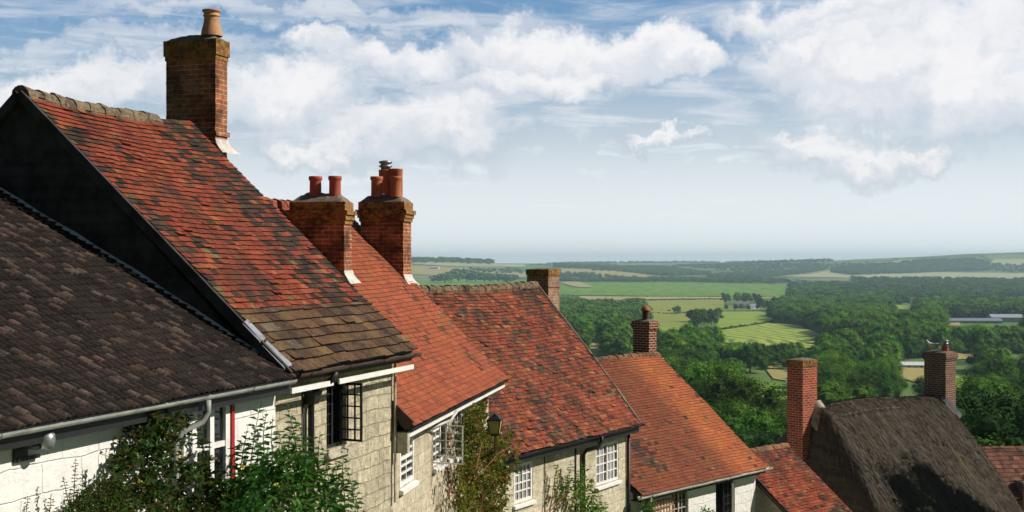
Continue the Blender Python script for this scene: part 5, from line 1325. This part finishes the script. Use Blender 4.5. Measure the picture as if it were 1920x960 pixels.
plant('climbing_shrub', 'large olive brown climber between the orange roofed cottage and the mottled one', 'climber', C,
      [(852, 1010), (856, 905), (862, 820), (866, 775), (885, 760), (905, 765), (905, 798), (935, 808), (968, 812), (970, 850), (952, 900), (945, 945), (930, 1010)], 1050, .076, 'leaf_olive', (-.32, .12), smat='stem_red', brown=.14, per=6, aspect=.42,
      stems=[([(900, 1000, .2), (905, 930, .3), (893, 880, .3), (903, 830, .2)], .010), ([(890, 900, .15), (935, 850, .18), (960, 835, .2)], .007), ([(940, 1000, .15), (935, 930, .2), (915, 880, .15)], .008)],
      shoots=[(972, 820, .2, .5, -.2), (980, 850, .2, .4, -.2), (868, 765, -.2, .5, 0), (955, 800, .4, .4, -.1)], flowers=('petal_white', [(955, 848), (938, 812), (940, 865), (865, 928), (952, 875)]))
# dry red creeper clinging to the third cottage
def creeper(H, paths, label, nm='creeper'):
    m = MB(); b0 = H.on_wall(paths[0][0][0], paths[0][0][1], -H.over); w0 = H.world(b0); root = empty(nm, (w0.x, w0.y, w0.z), -H.az); tag(root, label, 'creeper'); f = MB()
    for P in paths:
        pts = [H.on_wall(a, b_, -H.over + .015) - b0 for a, b_ in P]; q = []
        for a, b_ in zip(pts, pts[1:]):
            for k in range(6): q.append(a.lerp(b_, k / 6) + V((ru(0, .02), ru(-.03, .03), ru(-.02, .02))))
        m.tube(q, .012, 4, False)
        for c in q:
            for k in range(7): bb = ru(.6, 1.4); f.cc = (bb * 2.2, bb * .7, bb * .9); leaf(f, c + V((ru(0, .04), ru(-.06, .06), ru(-.06, .06))), rvec(), V((1, 0, 0)) + rvec(.5), .045, .018)
    m.build('stems', M['stem_red'], root); f.build('foliage', M['leaf_olive'], root, False, True)
creeper(C, [[(838, 812), (836, 850), (840, 900), (843, 950)], [(905, 745), (903, 790)], [(912, 735), (908, 770)], [(880, 770), (888, 800), (884, 850)]], 'dry reddish creeper clinging to the wall beside the open white casement')
o = plant('climbing_rose', 'sparse climbing rose with bare stems beside the black downpipe', 'climber', Dh,
      [(1060, 990), (1068, 930), (1085, 895), (1100, 900), (1110, 925), (1130, 985)], 90, .10, 'leaf_bright', (-.2, .15), smat='stem_red', per=4, aspect=.4,
      stems=[([(1026, 985, -.2), (1034, 940, -.15), (1050, 905, -.1), (1052, 880, -.1)], .018), ([(1030, 960, -.15), (1062, 925, -.1), (1085, 900, 0)], .012), ([(1040, 985, -.1), (1062, 940, .0), (1092, 920, .0)], .012), ([(1034, 940, -.15), (1040, 900, -.1), (1045, 872, -.1)], .010)],
      shoots=[(1044, 868, -.1, .8, .1), (1070, 862, -.1, .7, .05), (1095, 868, 0, .8, -.1), (1118, 915, 0, .6, -.3), (1138, 940, 0, .4, -.3), (1060, 890, -.1, .6, .1), (1110, 895, 0, .6, -.2), (1085, 880, 0, .6, 0), (1128, 925, 0, .5, -.3)], flowers=('petal_yellow', [(1078, 940), (1104, 938), (1072, 955)]))
plant('climbing_rose', 'green climber in the corner beside the wooden trellis', 'climber', E5, [(1204, 990), (1203, 938), (1215, 932), (1222, 950), (1226, 990)], 130, .08, 'leaf_bright', (-.2, .1), per=4, aspect=.4)
plant('garden_shrub', 'single green sprig standing before the white wall under the pale gutter', 'shrub', E5, [(1312, 990), (1314, 955), (1322, 950), (1328, 965), (1330, 990)], 40, .08, 'leaf_bright', (-.1, .2), per=4, aspect=.4, shoots=[(1319, 948, 0, .5, 0)])

# lantern on the front of the third cottage
lp = C.hit(928, 796, V((1, 0, 0)), .30); w0 = C.world(lp); root = empty('wall_lantern', w0, -C.az); tag(root, 'old street lantern with yellowed glass rising out of the climber', 'lantern')
def frus(m, z0, z1, a, b_): m.hexa([(-a, -a, z0), (a, -a, z0), (a, a, z0), (-a, a, z0)], [(-b_, -b_, z1), (b_, -b_, z1), (b_, b_, z1), (-b_, b_, z1)])
m_, t, b = newmat('lantern_glass', .35, .5); t.put(t.mix(t.ss(t.noise(obj_co(t), 12, 5), .3, .7), (.55, .42, .12), (.38, .28, .08)), b.inputs['Base Color']); M['lantern_glass'] = m_
m = MB(); frus(m, -.16, .075, .075, .115); m.build('glass', M['lantern_glass'], root)
m = MB()
for sx in (-1, 1):
    for sy in (-1, 1): m.beam((sx * .078, sy * .078, -.17), (sx * .12, sy * .12, .08), .014, .014)
frus(m, .078, .10, .135, .135); frus(m, .101, .17, .125, .05); frus(m, .171, .20, .03, .02); frus(m, -.20, -.165, .05, .085)
m.tube([(0, 0, -.19), (0, 0, -.5), (-.25, 0, -.62), (-.64, 0, -.62)], .015, 6); m.build('frame', M['black'], root)

# gull on the far chimney of the thatched house
gp = H7.world((l7.x + .18, (yF + .1) if False else H7.L + .05, H7.on_gable(1773, 662, H7.L - .15).z + .05)); root = empty('gull', gp, R(200)); tag(root, 'small grey and white gull standing on the brown brick chimney', 'bird')
def skin_bird():
    m = MB(); pts = [(-.20, .25), (-.12, .22), (-.04, .20), (.05, .21), (.11, .25), (.14, .31), (.17, .345), (.205, .34), (.235, .33)]; rs = [.008, .03, .055, .06, .045, .03, .033, .018, .004]
    m.tube([(x, 0, z) for x, z in pts], rs, 12); o = m.build('body', M['petal_white'], root, True)
    for sg in (-1, 1):
        w_ = MB(); w_.tube([(.06, sg * .05, .23), (-.04, sg * .062, .225), (-.15, sg * .035, .235), (-.26, sg * .012, .25)], [.02, .03, .018, .004], 8); w_.build('wing', M['lead'], root, True)
        l_ = MB(); l_.tube([(0, sg * .025, .16), (.005, sg * .025, .08), (0, sg * .025, .0)], .007, 5); l_.tube([(0, sg * .025, .004), (.05, sg * .03, .002)], .006, 4); l_.build('leg', M['pot_buff'], root)
    b_ = MB(); b_.tube([(.22, 0, .338), (.262, 0, .325)], [.010, .002], 6); b_.build('beak', M['petal_yellow'], root)
skin_bird()
bpy.data.objects[root.name].rotation_euler = (0, 0, R(160))

# cottage beyond the thatch at the lower right
K8 = House('cottage', 'distant cottage with brown red tiled roof at the lower right corner', (1880, 935), 58, 80, 40, 8, 3.0, 4.0)
random.seed(88); K8.tiles('roof', clay((.20, .085, .06), None, .15, (.09, .05, .04), .2, (.28, .12, .08), .2), .25, .24, .02, mat='tile'); K8.deck(); K8.rear(); K8.ridge(lambda i: (.22, .10, .07), .12, .4)
K8.walls('brick7', [])
kq = K8.on_roof(1912, 925); K8.chimney(kq.x - .35, kq.x + .3, kq.y, kq.y + .5, kq.z - .6, kq.z + .55, 'brick7', [(.15, .04)], [(kq.x, kq.y + .25, .3, .1, 'pot_buff', 'roll')], None, 'brick7', .04)

# the steep lane in front of the row and the trees on its far side
m = MB(); n = 40
for i in range(n):
    for j in range(8):
        def lp_(a, b_):
            f = a / n; d = 2 + f * 60; x = -1.6 + f * f * 20 + f * 4 + b_ * .65 + (0 if d < 20 else (d - 20) * .12); return (x, d, ground(x, d) + .05 + .012 * math.sin(b_ * 3))
        m.quad(lp_(i, j), lp_(i, j + 1), lp_(i + 1, j + 1), lp_(i + 1, j))
m_, t, b = newmat('cobbles', .9, .2); g = obj_co(t); vo = t.n.new('ShaderNodeTexVoronoi'); vo.inputs['Scale'].default_value = 7; t.put(g, vo.inputs['Vector'])
t.put(t.mix(t.ss(vo.outputs['Distance'], .3, .6), (.26, .22, .16), (.08, .065, .05)), b.inputs['Base Color']); bump(t, b, t.m('MULTIPLY', vo.outputs['Distance'], -1.0), .03); M['cobbles'] = m_
o = m.build('street', M['cobbles']); tag(o, 'steep cobbled lane dropping beside the cottages', None, None, 'structure')
random.seed(5)
for (x, y, top, wd, lab) in [(19.6, 39.9, .3, .30, 'leafy tree across the lane that shades the lower thatch')]:
    tree(x, y, top - ground(x, y), lab, None, BIG[0], wd)
